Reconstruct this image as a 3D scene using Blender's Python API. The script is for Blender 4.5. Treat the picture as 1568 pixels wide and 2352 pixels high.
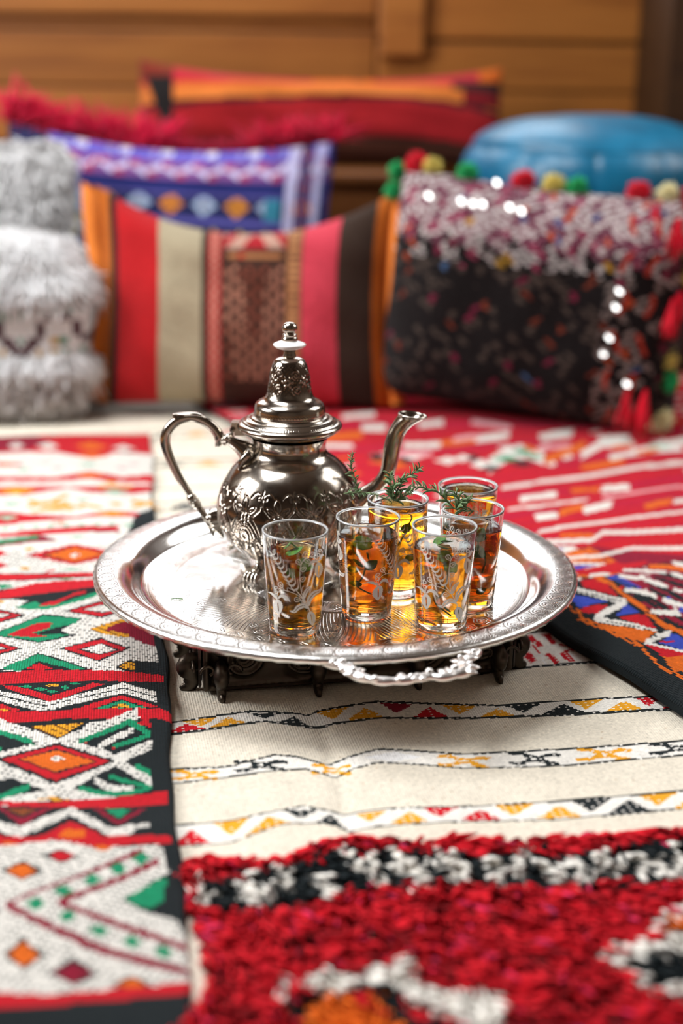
import bpy, bmesh, math, random
import numpy as np
from mathutils import Vector, Matrix, Euler

for o in list(bpy.data.objects):
    bpy.data.objects.remove(o)
SC = bpy.context.scene
COL = SC.collection
rad = math.radians
rng = np.random.default_rng(7)
random.seed(7)

# ------------------------------------------------------------------ camera
cd = bpy.data.cameras.new('camera')
cam = bpy.data.objects.new('camera', cd)
COL.objects.link(cam)
cd.sensor_fit = 'VERTICAL'
cd.sensor_height = 36.0
cd.sensor_width = 24.0
cd.lens = 50.0
cd.clip_start = 0.05
cam.matrix_world = Matrix.Translation((0, 0, 0.535)) @ Matrix.Rotation(rad(90 - 17.6), 4, 'X') @ Matrix.Rotation(rad(0.7), 4, 'Z')
cd.dof.use_dof = True
cd.dof.focus_distance = 1.245
cd.dof.aperture_fstop = 2.2
SC.camera = cam

# ------------------------------------------------------------------ world and exposure
world = bpy.data.worlds.new('world')
SC.world = world
world.use_nodes = True
world.node_tree.nodes['Background'].inputs[0].default_value = (0.75, 0.88, 1.0, 1)
world.node_tree.nodes['Background'].inputs[1].default_value = 0.3
SC.view_settings.view_transform = 'Standard'
SC.view_settings.look = 'None'
SC.view_settings.exposure = 0.48
SC.view_settings.gamma = 1.0
SC.view_settings.use_curve_mapping = False
SC.cycles.max_bounces = 14
SC.cycles.diffuse_bounces = 10
SC.cycles.glossy_bounces = 8
SC.cycles.transmission_bounces = 14
SC.cycles.transparent_max_bounces = 16
SC.cycles.sample_clamp_indirect = 6.0

# ------------------------------------------------------------------ daylight through the roof light and the windows
def window_light(name, loc, target, sx, sy, power, color):
    ld = bpy.data.lights.new(name, 'AREA')
    ld.shape = 'RECTANGLE'
    ld.size, ld.size_y = sx, sy
    ld.energy = power
    ld.color = color
    o = bpy.data.objects.new(name, ld)
    COL.objects.link(o)
    o.location = loc
    d = Vector(target) - Vector(loc)
    o.rotation_euler = d.to_track_quat('-Z', 'Y').to_euler()
    return o
WIN_R = (1.62, 2.10, 1.50)      # centre of the right-hand window
SKY = (-0.85, 1.40, 2.44)       # centre of the roof light over the rugs
WIN_L = (-1.95, 1.25, 1.25)     # centre of the left-hand window
WIN_B = (-0.30, 3.20, 1.25)     # centre of the curtained window above the timber wall, out of the frame
window_light('daylight_roof', SKY, (-0.70, 1.45, 0.0), 1.15, 1.15, 58.0, (0.98, 0.99, 1.0))
window_light('daylight_back', WIN_B, (WIN_B[0], 1.4, 0.5), 1.60, 0.96, 15.0, (0.97, 0.985, 1.0))
window_light('daylight_right', WIN_R, (0.0, 1.75, 0.9), 1.15, 1.05, 19.0, (1.0, 0.985, 0.96))
window_light('daylight_left', WIN_L, (0.0, 1.6, 0.3), 1.0, 0.9, 50.0, (0.99, 0.99, 1.0))

# ------------------------------------------------------------------ helpers
def mesh_np(name, V, F, mat=None, parent=None, loc=None, smooth=True, fcol=None, kind=None, mats=None, mi=None):
    """V (N,3); F a list of int arrays (n,k); one object with an optional colour per face"""
    me = bpy.data.meshes.new(name)
    V = np.asarray(V, np.float32)
    F = [np.asarray(f, np.int32) for f in F if len(f)]
    loops = np.concatenate([f.ravel() for f in F])
    tot = np.concatenate([np.full(len(f), f.shape[1], np.int32) for f in F])
    st = np.concatenate([[0], np.cumsum(tot)[:-1]]).astype(np.int32)
    me.vertices.add(len(V)); me.loops.add(len(loops)); me.polygons.add(len(tot))
    me.vertices.foreach_set('co', V.ravel())
    me.loops.foreach_set('vertex_index', loops)
    me.polygons.foreach_set('loop_start', st)
    me.polygons.foreach_set('loop_total', tot)
    me.polygons.foreach_set('use_smooth', np.full(len(tot), smooth, bool))
    if mats:
        for m in mats: me.materials.append(m)
        if mi is not None: me.polygons.foreach_set('material_index', np.asarray(mi, np.int32))
    elif mat: me.materials.append(mat)
    if fcol is not None:
        a = me.attributes.new('Col', 'FLOAT_COLOR', 'FACE')
        c = np.ones((len(tot), 4), np.float32); c[:, :3] = fcol
        a.data.foreach_set('color', c.ravel())
    me.update(); me.validate()
    o = bpy.data.objects.new(name, me)
    COL.objects.link(o)
    if parent: o.parent = parent
    if loc is not None: o.location = loc
    if kind: o['kind'] = kind
    return o

def tag(o, label=None, cat=None, group=None, kind=None):
    if label: o['label'] = label
    if cat: o['category'] = cat
    if group: o['group'] = group
    if kind: o['kind'] = kind
    return o

def empty(name, loc, rz=0.0, label=None, cat=None, group=None):
    o = bpy.data.objects.new(name, None)
    COL.objects.link(o)
    o.empty_display_size = 0.02
    o.location = loc
    o.rotation_euler = (0, 0, rz)
    return tag(o, label, cat, group)

def copy_tree(o, parent=None):
    c = o.copy(); COL.objects.link(c); c.parent = parent
    for ch in o.children: copy_tree(ch, c)
    return c

def grid_faces(nu, nv, wrap=False):
    """faces of a grid with nv rows of nu points"""
    i = np.arange(nu if wrap else nu - 1); j = np.arange(nv - 1)
    I, J = np.meshgrid(i, j); I = I.ravel(); J = J.ravel()
    I2 = (I + 1) % nu
    return np.stack([J * nu + I, J * nu + I2, (J + 1) * nu + I2, (J + 1) * nu + I], 1)

def lathe(name, prof, mat, n=96, parent=None, loc=None, relief=None, smooth=True, kind=None):
    """prof: list of (r, z); relief(theta, z, k) pushes the wall out along its normal"""
    P = np.array(prof, float)
    th = np.linspace(0, 2 * np.pi, n, endpoint=False)
    R = np.repeat(P[:, :1], n, 1); Z = np.repeat(P[:, 1:], n, 1)
    if relief is not None:
        t = np.gradient(P, axis=0); L = np.hypot(t[:, 0], t[:, 1]) + 1e-9
        nr, nz = t[:, 1] / L, -t[:, 0] / L
        h = relief(th, P)
        R = R + h * nr[:, None]; Z = Z + h * nz[:, None]
    V = np.stack([R * np.cos(th), R * np.sin(th), Z], -1).reshape(-1, 3)
    return mesh_np(name, V, [grid_faces(n, len(P), True)], mat, parent, loc, smooth, kind=kind)

def smooth_profile(pts, n):
    """Catmull-Rom resample of a profile, even in arc length"""
    P = np.array(pts, float)
    Q = np.vstack([2 * P[0] - P[1], P, 2 * P[-1] - P[-2]])
    out = []
    for i in range(1, len(Q) - 2):
        for t in np.linspace(0, 1, 24, endpoint=False):
            a, b, c, d = Q[i - 1], Q[i], Q[i + 1], Q[i + 2]
            out.append(.5 * (2 * b + (c - a) * t + (2 * a - 5 * b + 4 * c - d) * t * t + (3 * b - a - 3 * c + d) * t ** 3))
    out.append(P[-1]); out = np.array(out)
    s = np.concatenate([[0], np.cumsum(np.linalg.norm(np.diff(out, axis=0), axis=1))])
    q = np.linspace(0, s[-1], n)
    return np.stack([np.interp(q, s, out[:, k]) for k in range(out.shape[1])], 1)

def tube_arrays(pts, radii, k=12, n=None, flat=1.0, up=(0, 1, 0)):
    """swept tube with rounded ends; flat squashes it along its second axis"""
    P = np.array(pts, float); r = np.array(radii, float) if np.ndim(radii) else np.full(len(P), radii, float)
    if n:
        Q = smooth_profile(np.hstack([P, r[:, None]]), n); P, r = Q[:, :3], Q[:, 3]
    T = np.gradient(P, axis=0); T /= np.linalg.norm(T, axis=1)[:, None] + 1e-12
    u = np.array(up, float)
    A = np.cross(T, u); A /= np.linalg.norm(A, axis=1)[:, None] + 1e-9
    B = np.cross(T, A)
    th = np.linspace(0, 2 * np.pi, k, endpoint=False)
    V = P[:, None] + r[:, None, None] * (np.cos(th)[None, :, None] * A[:, None] + flat * np.sin(th)[None, :, None] * B[:, None])
    V = V.reshape(-1, 3)
    m = len(P)
    V = np.vstack([V, P[0] - T[0] * r[0] * .5, P[-1] + T[-1] * r[-1] * .5])
    F4 = grid_faces(k, m, True)
    i = np.arange(k); i2 = (i + 1) % k
    c0 = np.stack([np.full(k, m * k), i2, i], 1)
    c1 = np.stack([np.full(k, m * k + 1), (m - 1) * k + i, (m - 1) * k + i2], 1)
    return V, F4, np.vstack([c0, c1])

class MB:
    """collects pieces into one mesh"""
    def __init__(s): s.V = []; s.F = {3: [], 4: []}; s.n = 0; s.C = {3: [], 4: []}
    def add(s, V, *Fs, col=None):
        V = np.asarray(V, float)
        for f in Fs:
            f = np.asarray(f, int)
            if len(f):
                s.F[f.shape[1]].append(f + s.n)
                s.C[f.shape[1]].append(np.repeat(np.array([col if col is not None else (1, 1, 1)], float), len(f), 0))
        s.V.append(V); s.n += len(V)
        return s
    def tube(s, *a, col=None, **k):
        V, f4, f3 = tube_arrays(*a, **k); return s.add(V, f4, f3, col=col)
    def sphere(s, c, r, n=10, m=7, scale=(1, 1, 1), col=None):
        ph = np.linspace(0, np.pi, m); th = np.linspace(0, 2 * np.pi, n, endpoint=False)
        V = np.stack([np.sin(ph)[:, None] * np.cos(th), np.sin(ph)[:, None] * np.sin(th), np.repeat(np.cos(ph)[:, None], n, 1)], -1).reshape(-1, 3)
        return s.add(V * np.array(scale) * r + np.array(c), grid_faces(n, m, True), col=col)
    def box(s, lo, hi, col=None):
        x0, y0, z0 = lo; x1, y1, z1 = hi
        V = [(x0, y0, z0), (x1, y0, z0), (x1, y1, z0), (x0, y1, z0), (x0, y0, z1), (x1, y0, z1), (x1, y1, z1), (x0, y1, z1)]
        return s.add(V, [(0, 3, 2, 1), (4, 5, 6, 7), (0, 1, 5, 4), (1, 2, 6, 5), (2, 3, 7, 6), (3, 0, 4, 7)], col=col)
    def build(s, name, mat, parent=None, loc=None, smooth=True, color=False, kind=None):
        F = [np.vstack(s.F[k]) for k in (4, 3) if s.F[k]]
        C = np.vstack([np.vstack(s.C[k]) for k in (4, 3) if s.F[k]]) if color else None
        return mesh_np(name, np.vstack(s.V), F, mat, parent, loc, smooth, C, kind)

def bevel_box(name, lo, hi, mat, parent=None, loc=None, b=0.004):
    bm = bmesh.new()
    bmesh.ops.create_cube(bm, size=1.0)
    for v in bm.verts:
        for k in range(3): v.co[k] = (lo[k] + hi[k]) / 2 + v.co[k] * (hi[k] - lo[k])
    bmesh.ops.bevel(bm, geom=list(bm.edges), offset=b, segments=2, profile=0.5, affect='EDGES')
    me = bpy.data.meshes.new(name); bm.to_mesh(me); bm.free()
    me.materials.append(mat)
    o = bpy.data.objects.new(name, me); COL.objects.link(o)
    if parent: o.parent = parent
    if loc is not None: o.location = loc
    return o

# ------------------------------------------------------------------ node expressions
class X:
    def __init__(s, nt, v): s.nt, s.v = nt, v
    def op(s, name, *a, clamp=False):
        n = s.nt.nodes.new('ShaderNodeMath'); n.operation = name; n.use_clamp = clamp
        for i, q in enumerate((s,) + a):
            q = q.v if isinstance(q, X) else q
            if isinstance(q, (int, float)): n.inputs[i].default_value = q
            else: s.nt.links.new(q, n.inputs[i])
        return X(s.nt, n.outputs[0])
    def __add__(s, o): return s.op('ADD', o)
    __radd__ = __add__
    def __sub__(s, o): return s.op('SUBTRACT', o)
    def __rsub__(s, o): return X(s.nt, o).op('SUBTRACT', s)
    def __mul__(s, o): return s.op('MULTIPLY', o)
    __rmul__ = __mul__
    def __truediv__(s, o): return s.op('DIVIDE', o)
    def __pow__(s, o): return s.op('POWER', o)
    def sin(s): return s.op('SINE')
    def cos(s): return s.op('COSINE')
    def abs(s): return s.op('ABSOLUTE')
    def sqrt(s): return s.op('SQRT')
    def fract(s): return s.op('FRACT')
    def floor(s): return s.op('FLOOR')
    def lt(s, o): return s.op('LESS_THAN', o)
    def gt(s, o): return s.op('GREATER_THAN', o)
    def min(s, o): return s.op('MINIMUM', o)
    def max(s, o): return s.op('MAXIMUM', o)
    def atan2(s, o): return s.op('ARCTAN2', o)
    def band(s, a, b): return s.gt(a) * s.lt(b)
    def step(s, a, b):
        n = s.nt.nodes.new('ShaderNodeMapRange'); n.interpolation_type = 'SMOOTHSTEP'
        s.nt.links.new(s.v, n.inputs[0]); n.inputs[1].default_value = a; n.inputs[2].default_value = b
        return X(s.nt, n.outputs[0])

class Mat:
    def __init__(s, name):
        s.m = bpy.data.materials.new(name); s.m.use_nodes = True
        s.nt = s.m.node_tree; s.N = s.nt.nodes; s.L = s.nt.links
        s.b = s.N['Principled BSDF']; s.out = s.N['Material Output']
        s._tc = None
    def set(s, **k):
        names = dict(color='Base Color', rough='Roughness', metal='Metallic', ior='IOR', spec='Specular IOR Level', trans='Transmission Weight', sheen='Sheen Weight', sheenr='Sheen Roughness', coat='Coat Weight', coatr='Coat Roughness', sss='Subsurface Weight', aniso='Anisotropic', alpha='Alpha')
        for q, v in k.items():
            i = s.b.inputs[names[q]]
            if isinstance(v, X): s.L.new(v.v, i)
            elif isinstance(v, bpy.types.NodeSocket): s.L.new(v, i)
            elif isinstance(v, (tuple, list)): i.default_value = tuple(v) + (1,) * (4 - len(v))
            else: i.default_value = v
        return s
    def coords(s):
        if not s._tc: s._tc = s.N.new('ShaderNodeTexCoord')
        return s._tc.outputs['Object']
    def xyz(s):
        n = s.N.new('ShaderNodeSeparateXYZ'); s.L.new(s.coords(), n.inputs[0])
        return [X(s.nt, n.outputs[i]) for i in range(3)]
    def noise(s, scale=10, detail=3, rough=.55, stretch=None, vec=None, dist=0.0, which='Fac'):
        n = s.N.new('ShaderNodeTexNoise'); n.inputs['Scale'].default_value = scale; n.inputs['Detail'].default_value = detail; n.inputs['Roughness'].default_value = rough; n.inputs['Distortion'].default_value = dist
        v = vec or s.coords()
        if stretch:
            mp = s.N.new('ShaderNodeMapping'); mp.inputs['Scale'].default_value = stretch; s.L.new(v, mp.inputs[0]); v = mp.outputs[0]
        s.L.new(v, n.inputs['Vector'])
        return X(s.nt, n.outputs[which])
    def voronoi(s, scale=10, feature='F1', stretch=None, out='Distance'):
        n = s.N.new('ShaderNodeTexVoronoi'); n.inputs['Scale'].default_value = scale; n.feature = feature
        v = s.coords()
        if stretch:
            mp = s.N.new('ShaderNodeMapping'); mp.inputs['Scale'].default_value = stretch; s.L.new(v, mp.inputs[0]); v = mp.outputs[0]
        s.L.new(v, n.inputs['Vector'])
        return X(s.nt, n.outputs[out])
    def ramp(s, fac, stops):
        n = s.N.new('ShaderNodeValToRGB'); e = n.color_ramp.elements
        e[0].position, e[0].color = stops[0][0], tuple(stops[0][1]) + (1,)
        e[1].position, e[1].color = stops[-1][0], tuple(stops[-1][1]) + (1,)
        for p, c in stops[1:-1]:
            q = e.new(p); q.color = tuple(c) + (1,)
        s.L.new(fac.v, n.inputs[0]); return n.outputs[0]
    def mix(s, fac, a, b, mode='MIX'):
        n = s.N.new('ShaderNodeMix'); n.data_type = 'RGBA'; n.blend_type = mode
        for i, q in ((0, fac), (6, a), (7, b)):
            if isinstance(q, X): s.L.new(q.v, n.inputs[i])
            elif isinstance(q, bpy.types.NodeSocket): s.L.new(q, n.inputs[i])
            elif isinstance(q, (tuple, list)): n.inputs[i].default_value = tuple(q) + (1,)
            else: n.inputs[i].default_value = q
        return n.outputs[2]
    def gain(s, col, f):
        """colour times a scalar"""
        n = s.N.new('ShaderNodeVectorMath'); n.operation = 'SCALE'
        if isinstance(col, (tuple, list)): n.inputs[0].default_value = col
        else: s.L.new(col, n.inputs[0])
        s.L.new(f.v, n.inputs[3]); return n.outputs[0]
    def attr(s):
        n = s.N.new('ShaderNodeAttribute'); n.attribute_name = 'Col'; return n.outputs['Color']
    def bump(s, h, dist=.001, strength=1.0):
        n = s.N.new('ShaderNodeBump'); n.inputs['Strength'].default_value = strength; n.inputs['Distance'].default_value = dist
        s.L.new(h.v, n.inputs['Height']); s.L.new(n.outputs[0], s.b.inputs['Normal']); return s

PAL = dict(r=(.57, .010, .020), m=(.27, .008, .03), c=(.50, .008, .038), w=(.80, .765, .70), W=(.86, .85, .84), k=(.012, .017, .019), z=(.015, .019, .019),
           g=(.01, .27, .125), G=(.30, .52, .38), o=(.74, .14, .012), O=(.22, .055, .015), y=(.78, .35, .02), b=(.045, .075, .46), p=(.82, .42, .44), l=(.72, .655, .54))

def wool(name, cell=.0025, cellv=None, wob=.35, weave=True, gap=0.0, sheen=.05, thru=0.0, relief=.8):
    m = Mat(name)
    x, y, z = m.xyz()
    fib = m.noise(900, 2, .6)
    big = m.noise(22, 3, .6)
    g = fib * (2 * wob) + (1 - wob) + (big - .5) * .25
    c = m.attr()
    if weave:
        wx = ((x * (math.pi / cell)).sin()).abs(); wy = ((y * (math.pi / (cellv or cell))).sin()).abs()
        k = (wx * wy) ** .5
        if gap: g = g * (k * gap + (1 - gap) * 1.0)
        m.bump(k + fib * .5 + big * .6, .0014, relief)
    else:
        m.bump(fib + big, .001, .6)
    m.set(color=m.gain(c, g), rough=.95, spec=.05, sheen=sheen, sheenr=.5)
    if thru:
        t = m.N.new('ShaderNodeBsdfTranslucent'); m.L.new(c, t.inputs[0]); mx = m.N.new('ShaderNodeMixShader'); mx.inputs[0].default_value = thru
        m.L.new(m.b.outputs[0], mx.inputs[1]); m.L.new(t.outputs[0], mx.inputs[2]); m.L.new(mx.outputs[0], m.out.inputs['Surface'])
    return m.m

def plain(name, color, rough=.6, metal=0.0, **k):
    m = Mat(name); n = m.noise(60, 3)
    m.set(color=m.gain(color, n * .3 + .85), rough=rough, metal=metal, **k)
    return m.m
OL=(-0.1392, 1.0673)
OW=(-0.1392, 1.0673)
OR=(0.199, 1.2991)
LEFT_PATTERN = [('w',[-379,893,2,854,-3,599,-21,568,-59,371,-300,396]),
('r',[-399,1017,-136,951,-106,988,14,971,11,839,-41,866,-82,830,-132,864,-377,879]),
('m',[-397,1009,-177,979,-139,920,-171,879,-379,893]),
('o',[-109,902,-84,926,-58,897,-83,874]),
('w',[-160,900,-144,921,-127,897,-142,876]),
('w',[-55,891,-39,909,-22,888,-39,870]),
('o',[-105,847,-83,860,-60,842,-82,829]),
('w',[-199,904,-189,921,-176,902,-187,885]),
('r',[-371,843,-204,822,-172,809,-173,795,-202,798,-366,816]),
('o',[-216,812,-197,819,-176,808,-195,800]),
('G',[-105,795,-85,805,-65,791,-85,781]),
('p',[-135,775,-125,782,-114,772,-124,766]),
('p',[-52,769,-41,776,-30,767,-41,760]),
('p',[-154,814,-143,819,-132,811,-142,806]),
('G',[-181,776,-170,783,-159,774,-169,767]),
('p',[-37,795,-26,800,-15,792,-26,787]),
('r',[-359,769,-199,752,-126,735,-82,753,-41,729,12,740,11,704,-49,711,-82,724,-126,719,-356,750]),
('o',[-105,741,-82,750,-59,736,-82,727]),
('y',[-65,710,-55,715,-44,707,-55,702]),
('r',[-352,725,-142,699,-97,691,11,698,10,677,-27,654,-80,665,-107,685,-158,665,-345,682]),
('y',[-200,685,-173,697,-145,679,-171,668]),
('G',[-66,669,-47,679,-27,665,-47,655]),
('y',[-72,697,-26,695,-26,687,-72,690]),
('w',[-202,727,-187,734,-170,724,-185,717]),
('w',[-97,705,-76,711,-55,700,-76,694]),
('y',[-155,628,-134,637,-105,632,-105,621,-133,625,-155,616]),
('y',[-138,612,-116,621,-88,616,-87,605,-116,609,-137,601]),
('y',[-149,599,-127,608,-99,604,-99,593,-127,597,-148,588]),
('y',[-155,649,-134,630,-108,662,-107,651,-133,620,-154,639]),
('y',[-90,625,-64,608,-64,598,-89,615]),
('y',[-56,619,-46,626,-37,617,-46,610]),
('y',[-28,636,-1,616,-2,605,-29,625]),
('y',[-29,605,0,633,0,622,-29,594]),
('G',[-188,635,-175,641,-161,632,-174,627]),
('G',[-98,638,-88,642,-78,636,-88,632]),
('r',[-333,608,-173,598,-152,583,-93,560,-54,588,-19,573,-22,552,-70,555,-118,552,-182,549,-327,565]),
('y',[-76,573,-52,584,-28,568,-52,558]),
('G',[-191,575,-177,583,-161,572,-175,564]),
('o',[-123,543,-112,547,-100,541,-111,537]),
('G',[-180,537,-175,543,-170,536,-175,531]),
('G',[-163,536,-158,541,-152,534,-157,529]),
('G',[-145,534,-140,539,-134,532,-139,527]),
('G',[-128,532,-122,537,-117,530,-122,525]),
('G',[-110,530,-105,535,-99,529,-104,523]),
('G',[-92,528,-87,533,-81,527,-87,521]),
('G',[-75,526,-69,531,-64,525,-69,519]),
('G',[-57,524,-52,529,-46,523,-52,517]),
('G',[-39,522,-34,527,-28,521,-34,515]),
('r',[-322,539,-180,521,-117,524,-45,521,-45,506,-116,504,-179,506,-320,521]),
('m',[-208,487,-132,503,-112,476,-127,478,-176,469]),
('g',[-193,491,-178,491,-135,506,-134,491,-176,476,-192,475]),
('m',[-79,511,-45,505,-45,497,-78,503]),
('r',[-145,438,-93,461,-39,426,-91,404]),
('k',[-128,436,-93,453,-55,428,-91,411]),
('o',[-122,435,-92,451,-60,428,-91,413]),
('w',[-99,431,-92,437,-85,430,-92,424]),
('r',[-233,455,-201,479,-164,447,-196,423]),
('o',[-221,453,-200,470,-176,448,-197,432]),
('r',[-180,414,-172,423,-162,412,-171,403]),
('y',[-149,456,-143,460,-137,455,-143,451]),
('y',[-151,400,-144,406,-136,399,-143,393]),
('G',[-100,490,-91,494,-81,488,-90,483]),
('G',[-108,389,-94,392,-79,386,-93,383]),
('r',[-121,383,-111,393,-111,386,-121,377]),
('r',[-300,400,-125,375,-61,372,-60,355,-124,361,-167,360,-295,369]),
('w',[-295,367,-138,357,-60,353,-57,345,-109,345,-165,335,-290,336]),
('g',[-176,345,-163,350,-150,342,-162,337]),
('g',[-107,354,-98,357,-89,352,-98,350]),
('m',[-156,361,-130,360,-130,356,-155,357]),
('r',[-268,317,-165,330,-130,346,-99,349,-54,344,-16,335,-16,324,-51,328,-91,321,-129,316,-163,308,-264,291]),
('w',[-262,278,-163,305,-135,306,-103,276,-51,315,-7,277,-9,184,-11,107,-45,109,-148,127,-241,138]),
('k',[-156,309,-128,313,-91,319,-51,326,-46,323,-71,294,-103,272,-122,268,-142,280,-134,297]),
('g',[-145,278,-127,295,-122,286,-109,278,-81,299,-72,305,-51,323,-51,314,-71,293,-103,272,-112,266,-132,269]),
('r',[-121,284,-110,288,-97,301,-88,312,-77,316,-76,308,-88,304,-97,293,-109,280,-121,276]),
('r',[-118,285,-110,292,-101,283,-109,276]),
('y',[-166,299,-161,303,-156,298,-161,294]),
('k',[-97,258,-60,283,-26,254,-59,234]),
('r',[-92,257,-60,278,-31,255,-59,238]),
('k',[-80,259,-58,272,-38,255,-58,245]),
('w',[-76,258,-58,270,-42,256,-58,248]),
('k',[-209,263,-172,282,-132,254,-168,233]),
('r',[-204,263,-172,277,-137,255,-168,237]),
('k',[-192,261,-171,272,-144,256,-169,244]),
('w',[-188,261,-171,269,-148,257,-169,246]),
('k',[-98,174,-59,194,-32,164,-62,135]),
('r',[-94,174,-59,190,-36,164,-62,138]),
('k',[-81,168,-59,181,-41,161,-61,151]),
('w',[-77,168,-59,179,-45,161,-61,153]),
('k',[-205,185,-169,207,-131,176,-164,152]),
('r',[-201,184,-169,203,-135,177,-164,156]),
('k',[-192,183,-168,194,-142,177,-165,164]),
('w',[-188,183,-168,191,-146,178,-165,167]),
('k',[-166,214,-116,254,-77,236,-98,215,-83,203,-118,190,-140,202]),
('g',[-160,213,-156,221,-116,250,-102,245,-80,237,-85,227,-103,222,-124,211,-108,208,-85,207,-105,198,-118,193,-138,204]),
('r',[-149,212,-121,235,-104,232,-112,220,-126,214,-109,204,-119,203,-139,208]),
('k',[-149,129,-116,162,-107,157,-66,118]),
('g',[-147,133,-116,160,-109,155,-70,120,-82,121,-114,144,-130,126,-142,128]),
('r',[-127,128,-115,140,-99,125]),
('m',[-61,213,-8,243,-9,162,-36,196]),
('y',[-70,214,-31,234,-8,247,-8,235,-45,219,-56,210,-32,196,-34,189,-62,204]),
('k',[-47,119,-36,133,-10,124,-11,102,-34,106]),
('y',[-44,121,-38,130,-29,125,-31,109]),
('y',[-42,287,-35,292,-28,285,-35,280]),
('r',[-240,126,-148,123,-118,126,-70,119,-34,109,-4,94,-4,80,-29,86,-65,96,-116,99,-146,97,-236,99]),
('r',[-142,95,-131,92,-100,64,-65,91,-56,86,-99,49,-139,86]),
('g',[-128,90,-122,94,-116,89,-122,86]),
('g',[-116,83,-110,88,-104,81,-109,76]),
('g',[-106,75,-100,79,-94,74,-99,70]),
('g',[-92,84,-89,90,-85,83,-88,77]),
('g',[-86,92,-81,95,-75,90,-81,88]),
('y',[-107,91,-104,94,-94,94,-93,89,-102,85]),
('w',[-177,111,-145,83,-101,50,-40,86,-12,59,-12,47,-40,74,-101,38,-144,71,-176,98]),
('w',[-176,97,-144,68,-111,45,-99,44,-39,72,-11,43,-11,32,-39,61,-99,33,-110,34,-143,57,-175,85]),
('k',[-176,98,-144,71,-103,43,-39,74,-12,46,-12,44,-39,72,-103,41,-144,69,-176,96]),
('r',[-83,31,-41,55,-12,26,-20,25]),
('k',[-65,30,-41,46,-18,25]),
('g',[-63,31,-41,43,-20,25]),
('k',[-51,30,-42,37,-33,27]),
('y',[-49,30,-44,36,-38,36,-35,28]),
('r',[-173,70,-142,51,-123,36,-141,35,-170,38]),
('y',[-151,42,-131,39,-131,36,-151,40]),
('r',[-227,43,-141,37,-103,32,-54,30,-10,22,1,11,1,-2,-11,5,-16,6,-83,17,-140,16,-224,19]),
('w',[-186,60,-132,18,-96,-10,-52,-39,-44,-50,-16,-88,-16,-104,-43,-68,-52,-57,-95,-29,-130,-2,-183,39]),
('w',[-27,27,-50,12,-91,-13,-135,-37,-162,-52,-160,-69,-134,-55,-90,-32,-50,-7,-27,6]),
('w',[-14,-26,-42,-48,-77,-80,-99,-98,-130,-107,-128,-123,-98,-115,-76,-97,-42,-66,-15,-45]),
('w',[-165,-27,-134,-52,-95,-84,-76,-98,-49,-106,-49,-123,-76,-115,-94,-100,-133,-70,-163,-45]),
('w',[-159,-78,-133,-63,-115,-58,-114,-75,-132,-81,-158,-94]),
('w',[-31,-3,-44,-13,-57,-27,-57,-39,-44,-25,-31,-15]),
('w',[-60,-81,-49,-94,-30,-100,-30,-110,-49,-105,-60,-92]),
('w',[-156,-105,-130,-107,-103,-109,-67,-110,-40,-112,-40,-118,-67,-116,-102,-115,-129,-113,-156,-111]),
('w',[-70,7,-49,10,-49,1,-70,-2]),
('k',[-116,10,-68,11,-91,-18]),
('y',[-113,8,-71,9,-91,-15]),
('k',[-138,-49,-91,-23,-42,-60,-90,-90]),
('r',[-132,-49,-91,-27,-48,-60,-90,-85]),
('k',[-120,-50,-91,-33,-56,-60,-90,-75]),
('o',[-117,-50,-91,-36,-60,-59,-91,-72]),
('w',[-96,-50,-90,-45,-84,-52,-90,-57]),
('k',[-224,-38,-182,-12,-138,-49,-175,-79]),
('r',[-219,-39,-182,-16,-141,-48,-175,-74]),
('o',[-208,-39,-181,-25,-149,-48,-177,-61]),
('g',[-74,-18,-40,4,-35,12,-35,3,-40,-4,-74,-26]),
('g',[-36,12,-24,-1,-16,-14,-16,-25,-24,-12,-36,0]),
('g',[-46,-30,-30,-22,-16,-15,-16,-22,-30,-30,-46,-38]),
('g',[-160,22,-139,6,-111,-15,-110,-25,-138,-4,-159,11]),
('g',[-147,-111,-130,-102,-116,-91,-108,-88,-108,-97,-115,-101,-129,-111,-146,-119]),
('g',[-72,-93,-53,-104,-35,-107,-17,-100,-17,-107,-35,-114,-53,-111,-72,-100]),
('g',[-48,-79,-37,-88,-17,-100,-17,-107,-37,-95,-48,-86]),
('g',[-28,-64,-17,-77,-17,-87,-28,-74]),
('g',[-145,-34,-133,-28,-133,-34,-145,-39]),
('r',[-28,1,-20,7,-14,-9]),
('y',[-104,-113,-91,-108,-75,-116]),
('r',[-69,-24,-68,-22,-66,-25,-67,-27]),
('r',[-46,-38,-45,-35,-43,-38,-45,-41]),
('r',[-209,-105,-129,-113,-98,-117,-67,-116,-40,-114,-5,-111,-5,-131,-40,-132,-84,-127,-129,-120,-208,-114]),
('m',[-133,-120,-90,-127,-110,-156]),
('k',[-128,-123,-96,-128,-111,-145]),
('O',[-123,-126,-101,-129,-111,-141]),
('m',[-60,-131,-21,-136,-41,-163]),
('k',[-55,-131,-26,-136,-41,-155]),
('g',[-51,-132,-32,-136,-41,-151]),
('w',[-164,-115,-145,-135,-126,-148,-112,-157,-98,-146,-76,-125,-53,-157,-44,-167,-30,-160,-30,-175,-44,-182,-52,-173,-76,-141,-97,-162,-111,-173,-125,-163,-143,-151,-162,-132]),
('w',[-31,-163,-19,-160,-19,-168,-31,-170]),
('r',[-97,-174,-75,-151,-49,-180]),
('o',[-85,-176,-78,-163,-66,-167,-64,-178]),
('r',[-161,-146,-134,-163,-116,-172,-158,-168]),
('r',[-201,-161,-125,-169,-108,-172,-74,-177,-40,-178,-6,-182,-5,-194,-31,-190,-52,-192,-82,-183,-107,-180,-123,-185,-198,-177]),
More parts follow.
